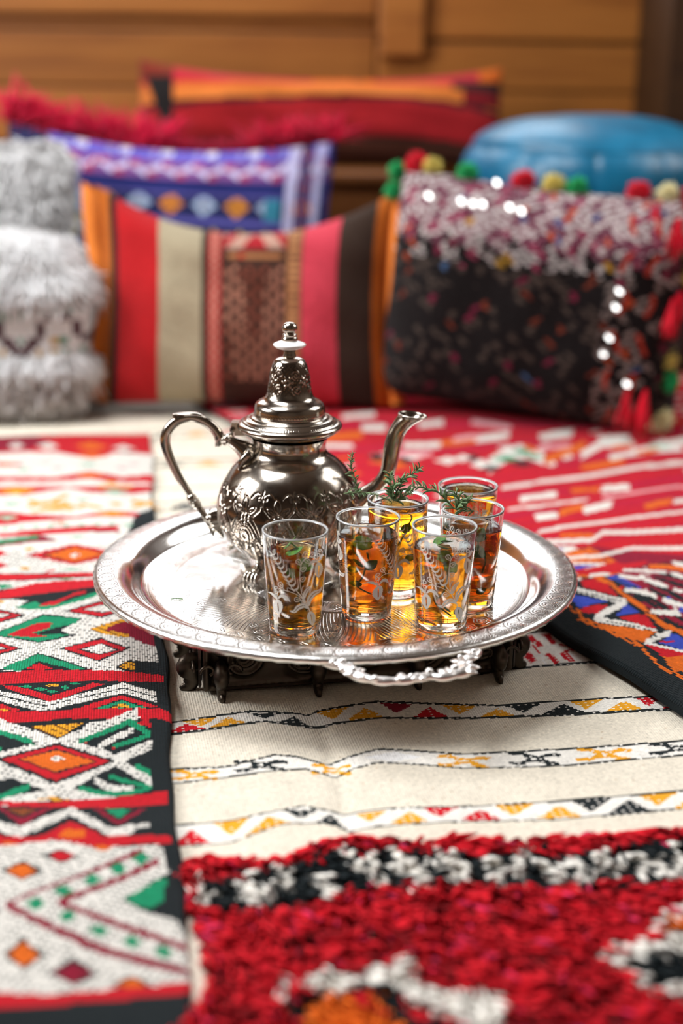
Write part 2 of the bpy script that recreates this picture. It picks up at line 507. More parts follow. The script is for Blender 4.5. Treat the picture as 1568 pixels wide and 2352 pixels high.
('w',[-192,-176,-121,-183,-86,-178,-55,-192,-13,-193,-12,-201,-10,-228,-15,-273,-5,-287,1,-308,3,-345,-43,-350,-81,-351,-167,-349]),
('o',[-124,-179,-117,-177,-110,-181,-117,-183]),
('o',[-61,-191,-53,-189,-45,-193,-52,-196]),
('k',[-41,-258,-14,-230,-3,-227,-2,-286,-24,-274]),
('m',[-114,-255,-93,-239,-63,-219,-25,-195,-25,-201,-63,-224,-93,-244,-113,-260]),
('m',[-114,-253,-93,-271,-53,-303,2,-333,2,-341,-53,-312,-92,-280,-113,-262]),
('w',[-95,-251,-65,-227,-13,-194,-14,-209,-65,-240,-94,-264]),
('w',[-95,-251,-69,-270,-33,-296,2,-318,1,-331,-33,-310,-69,-284,-94,-265]),
('m',[-81,-253,-50,-233,-16,-209,-16,-217,-50,-240,-80,-260]),
('m',[-81,-253,-49,-276,-22,-294,0,-309,0,-316,-22,-301,-49,-283,-80,-260]),
('g',[-101,-257,-95,-250,-88,-259,-94,-266]),
('g',[-84,-242,-78,-235,-71,-244,-77,-251]),
('g',[-66,-230,-60,-223,-53,-232,-60,-239]),
('g',[-50,-218,-43,-211,-37,-220,-43,-227]),
('g',[-34,-208,-27,-200,-21,-209,-28,-217]),
('g',[-80,-272,-74,-265,-68,-273,-74,-280]),
('g',[-60,-288,-54,-282,-48,-290,-54,-296]),
('g',[-40,-301,-34,-295,-28,-303,-34,-309]),
('g',[-21,-312,-15,-306,-9,-314,-15,-320]),
('g',[-39,-257,-18,-236,-11,-234,-15,-263,-24,-270]),
('k',[-120,-213,-106,-202,-91,-217,-105,-228]),
('o',[-116,-214,-106,-205,-95,-217,-105,-225]),
('k',[-111,-307,-100,-293,-86,-310,-98,-324]),
('o',[-108,-307,-99,-296,-89,-310,-98,-320]),
('k',[-83,-327,-69,-315,-54,-331,-68,-343]),
('m',[-80,-328,-69,-318,-58,-330,-68,-340]),
('k',[-94,-197,-81,-190,-68,-201,-80,-208]),
('r',[-90,-198,-81,-192,-71,-200,-81,-206]),
('k',[-150,-259,-134,-247,-116,-264,-132,-276]),
('m',[-146,-260,-134,-250,-120,-263,-132,-273]),
('k',[-47,-343,-35,-335,-23,-346,-35,-353]),
('o',[-44,-343,-35,-337,-26,-345,-35,-351]),
('r',[-168,-345,-110,-347,-81,-352,-43,-348,-13,-346,20,-341,21,-357,-13,-358,-43,-361,-81,-363,-109,-363,-166,-357])]
WHITE_PATTERN = [('w',[-6,19,3,17,71,25,117,13,127,18,181,27,281,3,371,0,443,-5,492,-8,480,-33,431,-32,346,-25,257,-18,174,-6,116,-12,79,4,-1,-4,-7,-4]),
('w',[-12,-63,-4,-64,42,-68,78,-58,96,-64,117,-80,126,-75,161,-64,228,-80,296,-83,338,-86,413,-90,451,-92,441,-114,403,-113,301,-111,221,-104,156,-86,133,-93,118,-100,100,-85,79,-83,-5,-87,-14,-87]),
('w',[-19,-151,-12,-151,32,-152,87,-142,116,-158,142,-157,204,-163,281,-167,378,-168,414,-169,401,-196,367,-194,271,-193,198,-184,135,-180,115,-182,102,-169,66,-165,28,-183,-14,-181,-21,-180]),
('w',[492,-8,821,-10,802,-37,480,-33]),
('w',[451,-92,756,-98,738,-121,441,-114]),
('w',[414,-169,695,-178,675,-205,401,-196]),
('r',[-5,-3,13,13,29,1]),
('y',[12,17,26,5,43,20]),
('y',[31,1,50,17,65,4]),
('k',[66,22,80,9,96,17]),
('k',[90,1,105,10,116,-10]),
('y',[126,16,137,-1,156,21]),
('y',[147,-7,168,17,180,-5]),
('m',[183,24,192,1,211,17]),
('r',[203,-9,224,9,235,-13]),
('y',[234,12,245,-8,265,4]),
('y',[261,-17,281,-3,292,-19]),
('k',[289,0,301,-15,322,0]),
('k',[314,-21,340,-5,354,-24]),
('y',[348,-1,356,-18,378,-2]),
('y',[371,-25,395,-8,405,-28]),
('r',[408,-4,412,-22,432,-6]),
('r',[420,-29,446,-12,456,-31]),
('y',[474,-9,483,-26,508,-10]),
('r',[493,-32,518,-15,527,-32]),
('k',[533,-10,542,-26,569,-11]),
('y',[552,-32,579,-15,587,-33]),
('r',[594,-11,603,-27,630,-11]),
('k',[612,-33,641,-16,648,-33]),
('y',[656,-11,664,-28,693,-12]),
('r',[674,-34,703,-16,710,-34]),
('k',[720,-12,727,-28,757,-12]),
('r',[-14,-179,2,-159,14,-181]),
('y',[19,-153,29,-174,45,-151]),
('y',[39,-176,58,-153,73,-164]),
('k',[71,-146,82,-160,97,-149]),
('k',[92,-167,105,-157,112,-177]),
('y',[122,-159,131,-173,147,-159]),
('y',[143,-179,163,-165,174,-181]),
('r',[173,-161,183,-176,200,-164]),
('r',[197,-182,216,-169,227,-186]),
('y',[228,-165,238,-182,258,-167]),
('y',[253,-189,276,-173,287,-192]),
('k',[288,-168,297,-186,320,-169]),
('k',[308,-192,332,-174,342,-193]),
('y',[341,-169,350,-186,373,-170]),
('y',[360,-193,384,-175,391,-194]),
('y',[398,-170,405,-188,428,-171]),
('r',[412,-195,436,-177,442,-196]),
('k',[450,-172,456,-190,480,-173]),
('y',[463,-196,488,-179,493,-197]),
('r',[502,-174,507,-191,533,-175]),
('k',[514,-198,541,-180,545,-199]),
('y',[555,-175,560,-193,586,-176]),
('r',[567,-200,594,-182,597,-201]),
('k',[609,-177,613,-195,641,-178]),
('y',[-5,-65,3,-65,22,-80,30,-85,28,-89,20,-86,4,-72,-5,-69]),
('y',[-6,-77,2,-78,24,-70,32,-74,29,-78,21,-76,3,-84,-6,-82]),
('y',[4,-70,22,-74,18,-77,21,-82,3,-79,7,-75]),
('w',[10,-76,13,-74,15,-77,12,-78]),
('k',[45,-59,54,-61,77,-78,86,-83,83,-87,74,-83,55,-67,44,-64]),
('k',[43,-74,53,-75,78,-66,88,-70,85,-74,75,-72,53,-81,42,-78]),
('k',[55,-66,77,-70,72,-74,75,-79,54,-75,59,-71]),
('w',[63,-72,65,-70,68,-73,65,-75]),
('y',[105,-77,112,-77,127,-92,134,-97,131,-101,125,-98,112,-83,104,-82]),
('y',[103,-90,110,-91,130,-82,136,-85,134,-89,127,-87,109,-96,102,-95]),
('y',[112,-82,128,-85,124,-89,126,-94,110,-91,114,-87]),
('w',[117,-88,120,-86,122,-89,119,-90]),
('y',[208,-79,217,-80,236,-97,244,-103,241,-107,232,-103,216,-86,206,-84]),
('y',[204,-94,213,-95,240,-86,249,-89,245,-93,236,-91,212,-101,202,-98]),
('y',[217,-85,238,-89,232,-93,235,-99,214,-95,220,-91]),
('w',[223,-92,226,-90,228,-93,225,-94]),
('k',[266,-82,276,-83,294,-102,302,-108,298,-111,290,-108,275,-89,264,-87]),
('k',[261,-99,270,-100,298,-89,307,-92,304,-96,294,-95,269,-106,259,-103]),
('k',[275,-89,296,-93,290,-97,292,-104,271,-100,277,-95]),
('w',[281,-96,284,-94,286,-97,283,-98]),
('y',[323,-85,333,-86,352,-105,361,-111,357,-115,348,-111,332,-93,321,-90]),
('y',[317,-101,327,-102,357,-92,367,-96,363,-100,353,-98,326,-108,315,-106]),
('y',[332,-92,355,-96,348,-101,350,-107,328,-103,335,-98]),
('w',[339,-99,342,-97,344,-100,341,-102]),
('k',[384,-88,395,-90,414,-107,423,-112,418,-116,409,-112,393,-96,382,-93]),
('k',[378,-103,389,-104,419,-96,429,-99,424,-103,414,-101,387,-110,376,-108]),
('k',[394,-95,417,-99,410,-103,412,-108,390,-104,396,-101]),
('w',[400,-101,404,-100,406,-102,402,-104]),
('y',[444,-91,455,-92,474,-108,483,-114,478,-118,469,-114,453,-98,442,-96]),
('y',[438,-104,449,-105,480,-98,489,-101,485,-106,474,-103,447,-111,436,-109]),
('y',[454,-97,477,-101,470,-105,472,-110,450,-106,456,-102]),
('w',[460,-103,464,-101,466,-104,462,-106]),
('k',[506,-92,517,-93,536,-110,544,-115,539,-119,530,-115,515,-100,504,-97]),
('k',[499,-105,510,-107,542,-99,551,-103,546,-107,536,-105,508,-113,496,-110]),
('k',[515,-98,539,-103,532,-106,534,-111,511,-107,518,-104]),
('w',[522,-104,526,-103,527,-105,523,-107]),
('y',[569,-93,580,-94,598,-111,607,-117,601,-121,592,-117,577,-101,566,-98]),
('y',[561,-107,572,-108,605,-100,614,-104,609,-108,599,-106,569,-114,558,-112]),
('y',[578,-100,602,-104,594,-107,596,-113,573,-109,580,-105]),
('w',[584,-106,588,-104,590,-107,586,-108]),
('k',[633,-94,644,-96,662,-112,670,-118,665,-122,655,-118,641,-102,630,-99]),
('k',[624,-108,635,-109,669,-102,679,-105,673,-110,663,-107,632,-116,621,-113]),
('k',[642,-101,666,-105,658,-109,660,-114,636,-110,644,-106]),
('w',[648,-107,652,-105,654,-108,649,-110]),
('W',[147,-75,173,-70,194,-83,169,-87]),
('z',[-5,21,3,19,71,27,118,15,127,20,181,29,282,4,372,2,444,-3,493,-6,823,-9,820,-12,491,-10,442,-7,370,-1,281,1,180,25,126,16,117,12,70,23,2,16,-6,17]),
('z',[-7,-2,0,-2,79,6,116,-9,174,-4,258,-16,347,-23,432,-29,481,-31,803,-34,800,-39,478,-36,430,-34,345,-28,256,-20,173,-8,115,-14,79,2,-1,-7,-8,-7]),
('z',[-12,-61,-4,-62,42,-67,78,-56,96,-62,117,-78,126,-73,161,-62,228,-79,297,-82,339,-85,414,-89,452,-91,757,-96,754,-100,450,-94,413,-92,337,-88,296,-85,227,-82,160,-65,126,-76,117,-81,95,-65,78,-59,42,-70,-4,-66,-12,-64]),
('z',[-14,-86,-5,-86,80,-82,100,-84,119,-99,133,-91,156,-84,221,-103,301,-110,404,-112,441,-113,739,-120,737,-122,440,-115,402,-115,300,-113,221,-105,155,-87,133,-94,118,-101,100,-87,79,-85,-5,-88,-14,-88]),
('z',[-19,-150,-12,-150,32,-151,88,-141,116,-157,142,-156,205,-162,281,-165,379,-167,414,-168,696,-177,694,-179,413,-171,378,-170,280,-168,204,-164,142,-158,115,-159,87,-143,32,-153,-12,-152,-19,-152]),
('z',[-21,-179,-14,-180,28,-182,67,-164,103,-168,115,-181,135,-179,199,-183,272,-192,367,-193,402,-194,676,-204,674,-206,401,-197,366,-196,271,-194,198,-185,134,-181,114,-183,102,-170,66,-166,28,-184,-14,-182,-21,-181]),
('w',[342,159,383,158,397,112,407,76,367,77,342,76,314,71]),
('z',[287,70,313,76,343,78,368,80,411,82,409,76,366,74,341,73,311,71,285,65]),
('z',[300,148,361,159,384,162,401,162,399,156,382,156,359,153,299,142]),
('r',[373,150,382,151,382,126,375,124]),
('r',[364,140,366,130,365,121,357,119]),
('r',[360,103,366,105,369,83,361,77]),
('r',[375,103,384,105,383,83,376,81]),
('r',[357,149,363,151,364,134,357,128]),
('r',[338,104,348,109,349,91,339,82]),
('r',[383,127,396,114,394,108,381,121]),
('r',[381,109,395,113,393,107,379,103]),
('r',[356,126,358,108,356,102,354,120]),
('r',[339,134,353,123,351,117,337,128]),
('r',[328,100,337,105,348,108,346,102,335,99,326,94]),
('W',[382,150,385,149,386,126,383,125]),
('W',[384,103,386,103,386,84,383,83]),
('W',[374,102,375,102,373,84,371,83]),
('W',[355,103,357,103,355,79,352,78]),
('z',[-700,300,1200,300,1200,305,-700,305]),
('z',[-700,330,1200,330,1200,335,-700,335]),
('z',[-700,372,1200,372,1200,377,-700,377]),
('z',[-700,408,1200,408,1200,413,-700,413]),
('z',[-700,460,1200,460,1200,465,-700,465]),
('z',[-700,494,1200,494,1200,499,-700,499]),
('z',[-700,530,1200,530,1200,535,-700,535]),
('z',[-700,610,1200,610,1200,615,-700,615]),
('z',[-700,640,1200,640,1200,645,-700,645]),
('z',[-700,700,1200,700,1200,705,-700,705]),
('z',[-700,800,1200,800,1200,805,-700,805]),
('z',[-700,835,1200,835,1200,840,-700,840]),
('z',[-700,960,1200,960,1200,965,-700,965]),
('z',[-700,1000,1200,1000,1200,1005,-700,1005]),
('k',[-700,308,-680,329,-660,308]),
('y',[-650,308,-630,329,-610,308]),
('r',[-600,308,-580,329,-560,308]),
('G',[-550,308,-530,329,-510,308]),
('y',[-500,308,-480,329,-460,308]),
('k',[-450,308,-430,329,-410,308]),
('y',[-400,308,-380,329,-360,308]),
('r',[-350,308,-330,329,-310,308]),
('G',[-300,308,-280,329,-260,308]),
('y',[-250,308,-230,329,-210,308]),
('k',[-200,308,-180,329,-160,308]),
('y',[-150,308,-130,329,-110,308]),
('r',[-100,308,-80,329,-60,308]),
('G',[-50,308,-30,329,-10,308]),
('y',[0,308,20,329,40,308]),
('k',[50,308,70,329,90,308]),
('y',[100,308,120,329,140,308]),
('r',[150,308,170,329,190,308]),
('G',[200,308,220,329,240,308]),
('y',[250,308,270,329,290,308]),
('k',[300,308,320,329,340,308]),
('y',[350,308,370,329,390,308]),
('r',[400,308,420,329,440,308]),
('G',[450,308,470,329,490,308]),
('y',[500,308,520,329,540,308]),
('k',[550,308,570,329,590,308]),
('y',[600,308,620,329,640,308]),
('r',[650,308,670,329,690,308]),
('G',[700,308,720,329,740,308]),
('y',[750,308,770,329,790,308]),
('k',[800,308,820,329,840,308]),
('y',[850,308,870,329,890,308]),
('r',[900,308,920,329,940,308]),
('G',[950,308,970,329,990,308]),
('y',[1000,308,1020,329,1040,308]),
('k',[1050,308,1070,329,1090,308]),
('y',[1100,308,1120,329,1140,308]),
('r',[1150,308,1170,329,1190,308]),
('k',[-700,468,-680,489,-660,468]),
('y',[-650,468,-630,489,-610,468]),
('r',[-600,468,-580,489,-560,468]),
('G',[-550,468,-530,489,-510,468]),
('y',[-500,468,-480,489,-460,468]),
('k',[-450,468,-430,489,-410,468]),
('y',[-400,468,-380,489,-360,468]),
('r',[-350,468,-330,489,-310,468]),
('G',[-300,468,-280,489,-260,468]),
('y',[-250,468,-230,489,-210,468]),
('k',[-200,468,-180,489,-160,468]),
('y',[-150,468,-130,489,-110,468]),
('r',[-100,468,-80,489,-60,468]),
('G',[-50,468,-30,489,-10,468]),
('y',[0,468,20,489,40,468]),
('k',[50,468,70,489,90,468]),
('y',[100,468,120,489,140,468]),
('r',[150,468,170,489,190,468]),
('G',[200,468,220,489,240,468]),
('y',[250,468,270,489,290,468]),
('k',[300,468,320,489,340,468]),
('y',[350,468,370,489,390,468]),
('r',[400,468,420,489,440,468]),
('G',[450,468,470,489,490,468]),
('y',[500,468,520,489,540,468]),
('k',[550,468,570,489,590,468]),
('y',[600,468,620,489,640,468]),
('r',[650,468,670,489,690,468]),
('G',[700,468,720,489,740,468]),
('y',[750,468,770,489,790,468]),
('k',[800,468,820,489,840,468]),
('y',[850,468,870,489,890,468]),
('r',[900,468,920,489,940,468]),
('G',[950,468,970,489,990,468]),
('y',[1000,468,1020,489,1040,468]),
('k',[1050,468,1070,489,1090,468]),
('y',[1100,468,1120,489,1140,468]),
('r',[1150,468,1170,489,1190,468]),
('k',[-700,618,-680,639,-660,618]),
('y',[-650,618,-630,639,-610,618]),
('r',[-600,618,-580,639,-560,618]),
('G',[-550,618,-530,639,-510,618]),
('y',[-500,618,-480,639,-460,618]),
('k',[-450,618,-430,639,-410,618]),
('y',[-400,618,-380,639,-360,618]),
('r',[-350,618,-330,639,-310,618]),
('G',[-300,618,-280,639,-260,618]),
('y',[-250,618,-230,639,-210,618]),
('k',[-200,618,-180,639,-160,618]),
('y',[-150,618,-130,639,-110,618]),
('r',[-100,618,-80,639,-60,618]),
('G',[-50,618,-30,639,-10,618]),
('y',[0,618,20,639,40,618]),
('k',[50,618,70,639,90,618]),
('y',[100,618,120,639,140,618]),
('r',[150,618,170,639,190,618]),
('G',[200,618,220,639,240,618]),
('y',[250,618,270,639,290,618]),
('k',[300,618,320,639,340,618]),
('y',[350,618,370,639,390,618]),
('r',[400,618,420,639,440,618]),
('G',[450,618,470,639,490,618]),
('y',[500,618,520,639,540,618]),
('k',[550,618,570,639,590,618]),
('y',[600,618,620,639,640,618]),
('r',[650,618,670,639,690,618]),
('G',[700,618,720,639,740,618]),
('y',[750,618,770,639,790,618]),
('k',[800,618,820,639,840,618]),
('y',[850,618,870,639,890,618]),
('r',[900,618,920,639,940,618]),
('G',[950,618,970,639,990,618]),
('y',[1000,618,1020,639,1040,618]),
('k',[1050,618,1070,639,1090,618]),
('y',[1100,618,1120,639,1140,618]),
('r',[1150,618,1170,639,1190,618]),
('k',[-700,808,-680,829,-660,808]),
('y',[-650,808,-630,829,-610,808]),
('r',[-600,808,-580,829,-560,808]),
('G',[-550,808,-530,829,-510,808]),
('y',[-500,808,-480,829,-460,808]),
('k',[-450,808,-430,829,-410,808]),
('y',[-400,808,-380,829,-360,808]),
('r',[-350,808,-330,829,-310,808]),
('G',[-300,808,-280,829,-260,808]),
('y',[-250,808,-230,829,-210,808]),
('k',[-200,808,-180,829,-160,808]),
('y',[-150,808,-130,829,-110,808]),
('r',[-100,808,-80,829,-60,808]),
('G',[-50,808,-30,829,-10,808]),
('y',[0,808,20,829,40,808]),
('k',[50,808,70,829,90,808]),
('y',[100,808,120,829,140,808]),
('r',[150,808,170,829,190,808]),
('G',[200,808,220,829,240,808]),
('y',[250,808,270,829,290,808]),
('k',[300,808,320,829,340,808]),
('y',[350,808,370,829,390,808]),
('r',[400,808,420,829,440,808]),
('G',[450,808,470,829,490,808]),
('y',[500,808,520,829,540,808]),
('k',[550,808,570,829,590,808]),
('y',[600,808,620,829,640,808]),
('r',[650,808,670,829,690,808]),
('G',[700,808,720,829,740,808]),
('y',[750,808,770,829,790,808]),
('k',[800,808,820,829,840,808]),
('y',[850,808,870,829,890,808]),
('r',[900,808,920,829,940,808]),
('G',[950,808,970,829,990,808]),
('y',[1000,808,1020,829,1040,808]),
('k',[1050,808,1070,829,1090,808]),
('y',[1100,808,1120,829,1140,808]),
('r',[1150,808,1170,829,1190,808]),
('k',[-700,968,-680,989,-660,968]),
('y',[-650,968,-630,989,-610,968]),
('r',[-600,968,-580,989,-560,968]),
('G',[-550,968,-530,989,-510,968]),
('y',[-500,968,-480,989,-460,968]),
('k',[-450,968,-430,989,-410,968]),
('y',[-400,968,-380,989,-360,968]),
('r',[-350,968,-330,989,-310,968]),
('G',[-300,968,-280,989,-260,968]),
('y',[-250,968,-230,989,-210,968]),
('k',[-200,968,-180,989,-160,968]),
('y',[-150,968,-130,989,-110,968]),
('r',[-100,968,-80,989,-60,968]),
('G',[-50,968,-30,989,-10,968]),
('y',[0,968,20,989,40,968]),
('k',[50,968,70,989,90,968]),
('y',[100,968,120,989,140,968]),
('r',[150,968,170,989,190,968]),
('G',[200,968,220,989,240,968]),
('y',[250,968,270,989,290,968]),
('k',[300,968,320,989,340,968]),
('y',[350,968,370,989,390,968]),
('r',[400,968,420,989,440,968]),
('G',[450,968,470,989,490,968]),
('y',[500,968,520,989,540,968]),
('k',[550,968,570,989,590,968]),
('y',[600,968,620,989,640,968]),
('r',[650,968,670,989,690,968]),
('G',[700,968,720,989,740,968]),
('y',[750,968,770,989,790,968]),
('k',[800,968,820,989,840,968]),
('y',[850,968,870,989,890,968]),
('r',[900,968,920,989,940,968]),
('G',[950,968,970,989,990,968]),
('y',[1000,968,1020,989,1040,968]),
('k',[1050,968,1070,989,1090,968]),
('y',[1100,968,1120,989,1140,968]),
('r',[1150,968,1170,989,1190,968])]
RED_PATTERN = [('c',[-5,178,900,178,900,186,-5,186]),
('c',[-5,204,900,204,900,212,-5,212]),
('c',[-5,230,900,230,900,238,-5,238]),
('c',[-5,256,900,256,900,264,-5,264]),
('c',[-5,282,900,282,900,290,-5,290]),
('c',[-5,308,900,308,900,316,-5,316]),
('c',[-5,334,900,334,900,342,-5,342]),
('c',[-5,360,900,360,900,368,-5,368]),
('c',[-5,386,900,386,900,394,-5,394]),
('c',[-5,412,900,412,900,420,-5,420]),
('c',[-5,438,900,438,900,446,-5,446]),
('c',[-5,464,900,464,900,472,-5,472]),
('c',[-5,490,900,490,900,498,-5,498]),
('c',[-5,516,900,516,900,524,-5,524]),
('c',[-5,542,900,542,900,550,-5,550]),
('c',[-5,568,900,568,900,576,-5,576]),
('c',[-5,594,900,594,900,602,-5,602]),
('c',[-5,620,900,620,900,628,-5,628]),
('c',[-5,646,900,646,900,654,-5,654]),
('c',[-5,672,900,672,900,680,-5,680]),
('c',[-5,698,900,698,900,706,-5,706]),
('c',[-5,724,900,724,900,732,-5,732]),
('c',[-5,750,900,750,900,758,-5,758]),
('c',[-5,776,900,776,900,784,-5,784]),
('c',[-5,802,900,802,900,810,-5,810]),
('c',[-5,828,900,828,900,836,-5,836]),
('c',[-5,854,900,854,900,862,-5,862]),
('c',[-5,880,900,880,900,888,-5,888]),
('c',[-5,906,900,906,900,914,-5,914]),
('c',[-5,932,900,932,900,940,-5,940]),
('c',[-5,958,900,958,900,966,-5,966]),
('c',[-5,984,900,984,900,992,-5,992]),
('c',[-5,1010,900,1010,900,1018,-5,1018]),
('c',[-5,1036,900,1036,900,1044,-5,1044]),
('w',[7,180,42,182,42,189,7,188]),
('w',[75,180,121,177,121,189,75,188]),
('o',[455,180,496,179,496,189,455,188]),
('o',[507,180,537,181,537,189,507,188]),
('w',[568,180,601,183,601,189,568,188]),
('w',[615,180,647,177,647,189,615,188]),
('w',[671,180,704,178,704,189,671,188]),
('p',[731,180,765,183,765,189,731,188]),
('o',[796,180,817,179,817,189,796,188]),
('w',[849,180,897,178,897,189,849,188]),
('w',[15,218,48,221,48,227,15,226]),
('w',[75,218,91,219,91,227,75,226]),
('w',[471,218,499,218,499,227,471,226]),
('w',[525,218,568,216,568,227,525,226]),
('w',[590,218,625,221,625,227,590,226]),
('w',[635,218,656,218,656,227,635,226]),
('o',[681,218,730,220,730,227,681,226]),
('w',[768,218,828,216,828,227,768,226]),
('w',[848,218,868,216,868,227,848,226]),
('w',[8,256,35,256,35,265,8,264]),
('o',[63,256,119,254,119,265,63,264]),
('p',[458,256,477,254,477,265,458,264]),
('o',[502,256,555,259,555,265,502,264]),
('w',[578,256,601,254,601,265,578,264]),
('w',[627,256,672,253,672,265,627,264]),
('w',[702,256,762,255,762,265,702,264]),
('w',[790,256,807,255,807,265,790,264]),
('p',[835,256,860,256,860,265,835,264]),
('w',[9,294,64,294,64,303,9,302]),
('w',[90,294,114,294,114,303,90,302]),
('w',[465,294,517,293,517,303,465,302]),
('w',[527,294,572,293,572,303,527,302]),
('o',[603,294,637,291,637,303,603,302]),
('w',[673,294,702,292,702,303,673,302]),
('w',[717,294,736,291,736,303,717,302]),
('p',[754,294,808,292,808,303,754,302]),
('w',[818,294,868,295,868,303,818,302]),
('w',[10,332,28,335,28,341,10,340]),
('p',[54,332,96,330,96,341,54,340]),
('w',[461,332,492,332,492,341,461,340]),
('w',[531,332,549,332,549,341,531,340]),
('p',[585,332,616,332,616,341,585,340]),
('w',[637,332,684,329,684,341,637,340]),
('w',[694,332,726,330,726,341,694,340]),
('w',[747,332,777,335,777,341,747,340]),
('w',[801,332,826,329,826,341,801,340]),
('o',[18,370,41,370,41,379,18,378]),
('w',[51,370,98,367,98,379,51,378]),
('w',[461,370,513,369,513,379,461,378]),
('w',[539,370,597,373,597,379,539,378]),
('o',[625,370,667,368,667,379,625,378]),
('w',[692,370,729,370,729,379,692,378]),
('p',[741,370,774,372,774,379,741,378]),
('w',[794,370,812,371,812,379,794,378]),
('p',[828,370,861,373,861,379,828,378]),
('p',[5,408,65,408,65,417,5,416]),
('w',[103,408,144,406,144,417,103,416]),
('w',[461,408,487,409,487,417,461,416]),
('w',[511,408,534,411,534,417,511,416]),
('o',[566,408,596,405,596,417,566,416]),
('p',[616,408,642,409,642,417,616,416]),
('w',[671,408,722,409,722,417,671,416]),
('w',[758,408,775,405,775,417,758,416]),
('o',[790,408,837,411,837,417,790,416]),
('w',[19,446,43,445,43,455,19,454]),
('w',[56,446,105,445,105,455,56,454]),
('o',[457,446,478,446,478,455,457,454]),
('w',[510,446,539,446,539,455,510,454]),
('w',[561,446,608,443,608,455,561,454]),
('o',[620,446,643,449,643,455,620,454]),
('w',[674,446,722,446,722,455,674,454]),
('p',[758,446,778,444,778,455,758,454]),
('w',[805,446,851,443,851,455,805,454]),
('w',[11,484,37,486,37,493,11,492]),
('w',[54,484,90,487,90,493,54,492]),
('w',[463,484,513,486,513,493,463,492]),
('p',[531,484,547,483,547,493,531,492]),
('w',[562,484,612,484,612,493,562,492]),
('w',[650,484,699,485,699,493,650,492]),
('w',[722,484,764,483,764,493,722,492]),
('p',[786,484,813,481,813,493,786,492]),
('w',[824,484,879,485,879,493,824,492]),
('o',[18,522,53,525,53,531,18,530]),
('o',[89,522,144,522,144,531,89,530]),
('o',[459,522,491,521,491,531,459,530]),
('w',[520,522,544,519,544,531,520,530]),
('o',[561,522,620,520,620,531,561,530]),
('w',[646,522,685,523,685,531,646,530]),
('o',[715,522,774,519,774,531,715,530]),
('p',[786,522,827,520,827,531,786,530]),
('w',[20,560,59,558,59,569,20,568]),
('o',[86,560,103,557,103,569,86,568]),
('w',[466,560,488,558,488,569,466,568]),
('o',[527,560,585,557,585,569,527,568]),
('p',[600,560,627,560,627,569,600,568]),
('p',[649,560,704,559,704,569,649,568]),
('w',[737,560,791,560,791,569,737,568]),
('w',[813,560,848,558,848,569,813,568]),
('o',[17,598,73,598,73,607,17,606]),
('w',[106,598,154,601,154,607,106,606]),
('w',[464,598,508,599,508,607,464,606]),
('w',[516,598,548,599,548,607,516,606]),
('o',[585,598,645,599,645,607,585,606]),
('w',[676,598,717,599,717,607,676,606]),
('o',[726,598,751,595,751,607,726,606]),
('w',[788,598,844,599,844,607,788,606]),
('w',[2,636,34,634,34,645,2,644]),
('w',[72,636,126,634,126,645,72,644]),
('w',[457,636,492,633,492,645,457,644]),
('o',[510,636,551,638,551,645,510,644]),
('o',[575,636,592,634,592,645,575,644]),
('w',[610,636,632,633,632,645,610,644]),
('w',[660,636,681,635,681,645,660,644]),
('w',[692,636,749,637,749,645,692,644]),
('p',[768,636,793,636,793,645,768,644]),
('o',[809,636,830,635,830,645,809,644]),
('w',[838,636,889,637,889,645,838,644]),
('w',[4,674,33,674,33,683,4,682]),
('w',[73,674,93,672,93,683,73,682]),
('w',[463,674,511,675,511,683,463,682]),
('w',[538,674,579,672,579,683,538,682]),
('w',[611,674,630,671,630,683,611,682]),
('w',[655,674,714,673,714,683,655,682]),
('w',[731,674,752,671,752,683,731,682]),
('w',[760,674,790,675,790,683,760,682]),
('p',[798,674,844,675,844,683,798,682]),
('p',[14,712,73,712,73,721,14,720]),
('o',[102,712,129,713,129,721,102,720]),
('o',[458,712,504,711,504,721,458,720]),
('w',[531,712,588,713,588,721,531,720]),
('w',[598,712,654,711,654,721,598,720]),
('p',[681,712,727,715,727,721,681,720]),
('w',[756,712,777,711,777,721,756,720]),
('p',[791,712,849,709,849,721,791,720]),
('w',[16,750,62,747,62,759,16,758]),
('w',[81,750,99,751,99,759,81,758]),
('p',[456,750,484,747,484,759,456,758]),
('w',[513,750,567,752,567,759,513,758]),
('o',[594,750,617,753,617,759,594,758]),
('w',[657,750,673,753,673,759,657,758]),
('w',[695,750,750,751,750,759,695,758]),
('w',[759,750,777,750,777,759,759,758]),
('w',[794,750,823,748,823,759,794,758]),
('p',[9,788,49,789,49,797,9,796]),
('w',[82,788,100,788,100,797,82,796]),
('o',[457,788,505,787,505,797,457,796]),
('p',[531,788,560,790,560,797,531,796]),
('w',[595,788,631,786,631,797,595,796]),
('w',[640,788,686,787,686,797,640,796]),
('p',[715,788,757,791,757,797,715,796]),
('o',[791,788,827,786,827,797,791,796]),
('w',[8,826,56,823,56,835,8,834]),
('o',[89,826,121,825,121,835,89,834]),
('w',[474,826,510,829,510,835,474,834]),
('w',[528,826,583,828,583,835,528,834]),
('p',[604,826,636,824,636,835,604,834]),
('p',[675,826,698,825,698,835,675,834]),
('o',[706,826,751,824,751,835,706,834]),
('w',[769,826,790,827,790,835,769,834]),
('w',[804,826,827,825,827,835,804,834]),
('p',[844,826,864,829,864,835,844,834]),
('p',[0,864,27,862,27,873,0,872]),
('o',[51,864,69,863,69,873,51,872]),
('w',[98,864,152,862,152,873,98,872]),
('w',[461,864,480,862,480,873,461,872]),
('w',[491,864,550,866,550,873,491,872]),
('w',[589,864,611,867,611,873,589,872]),
('w',[627,864,668,865,668,873,627,872]),
('w',[707,864,757,863,757,873,707,872]),
('w',[792,864,833,867,833,873,792,872]),
('w',[843,864,870,863,870,873,843,872]),
('w',[9,902,40,903,40,911,9,910]),
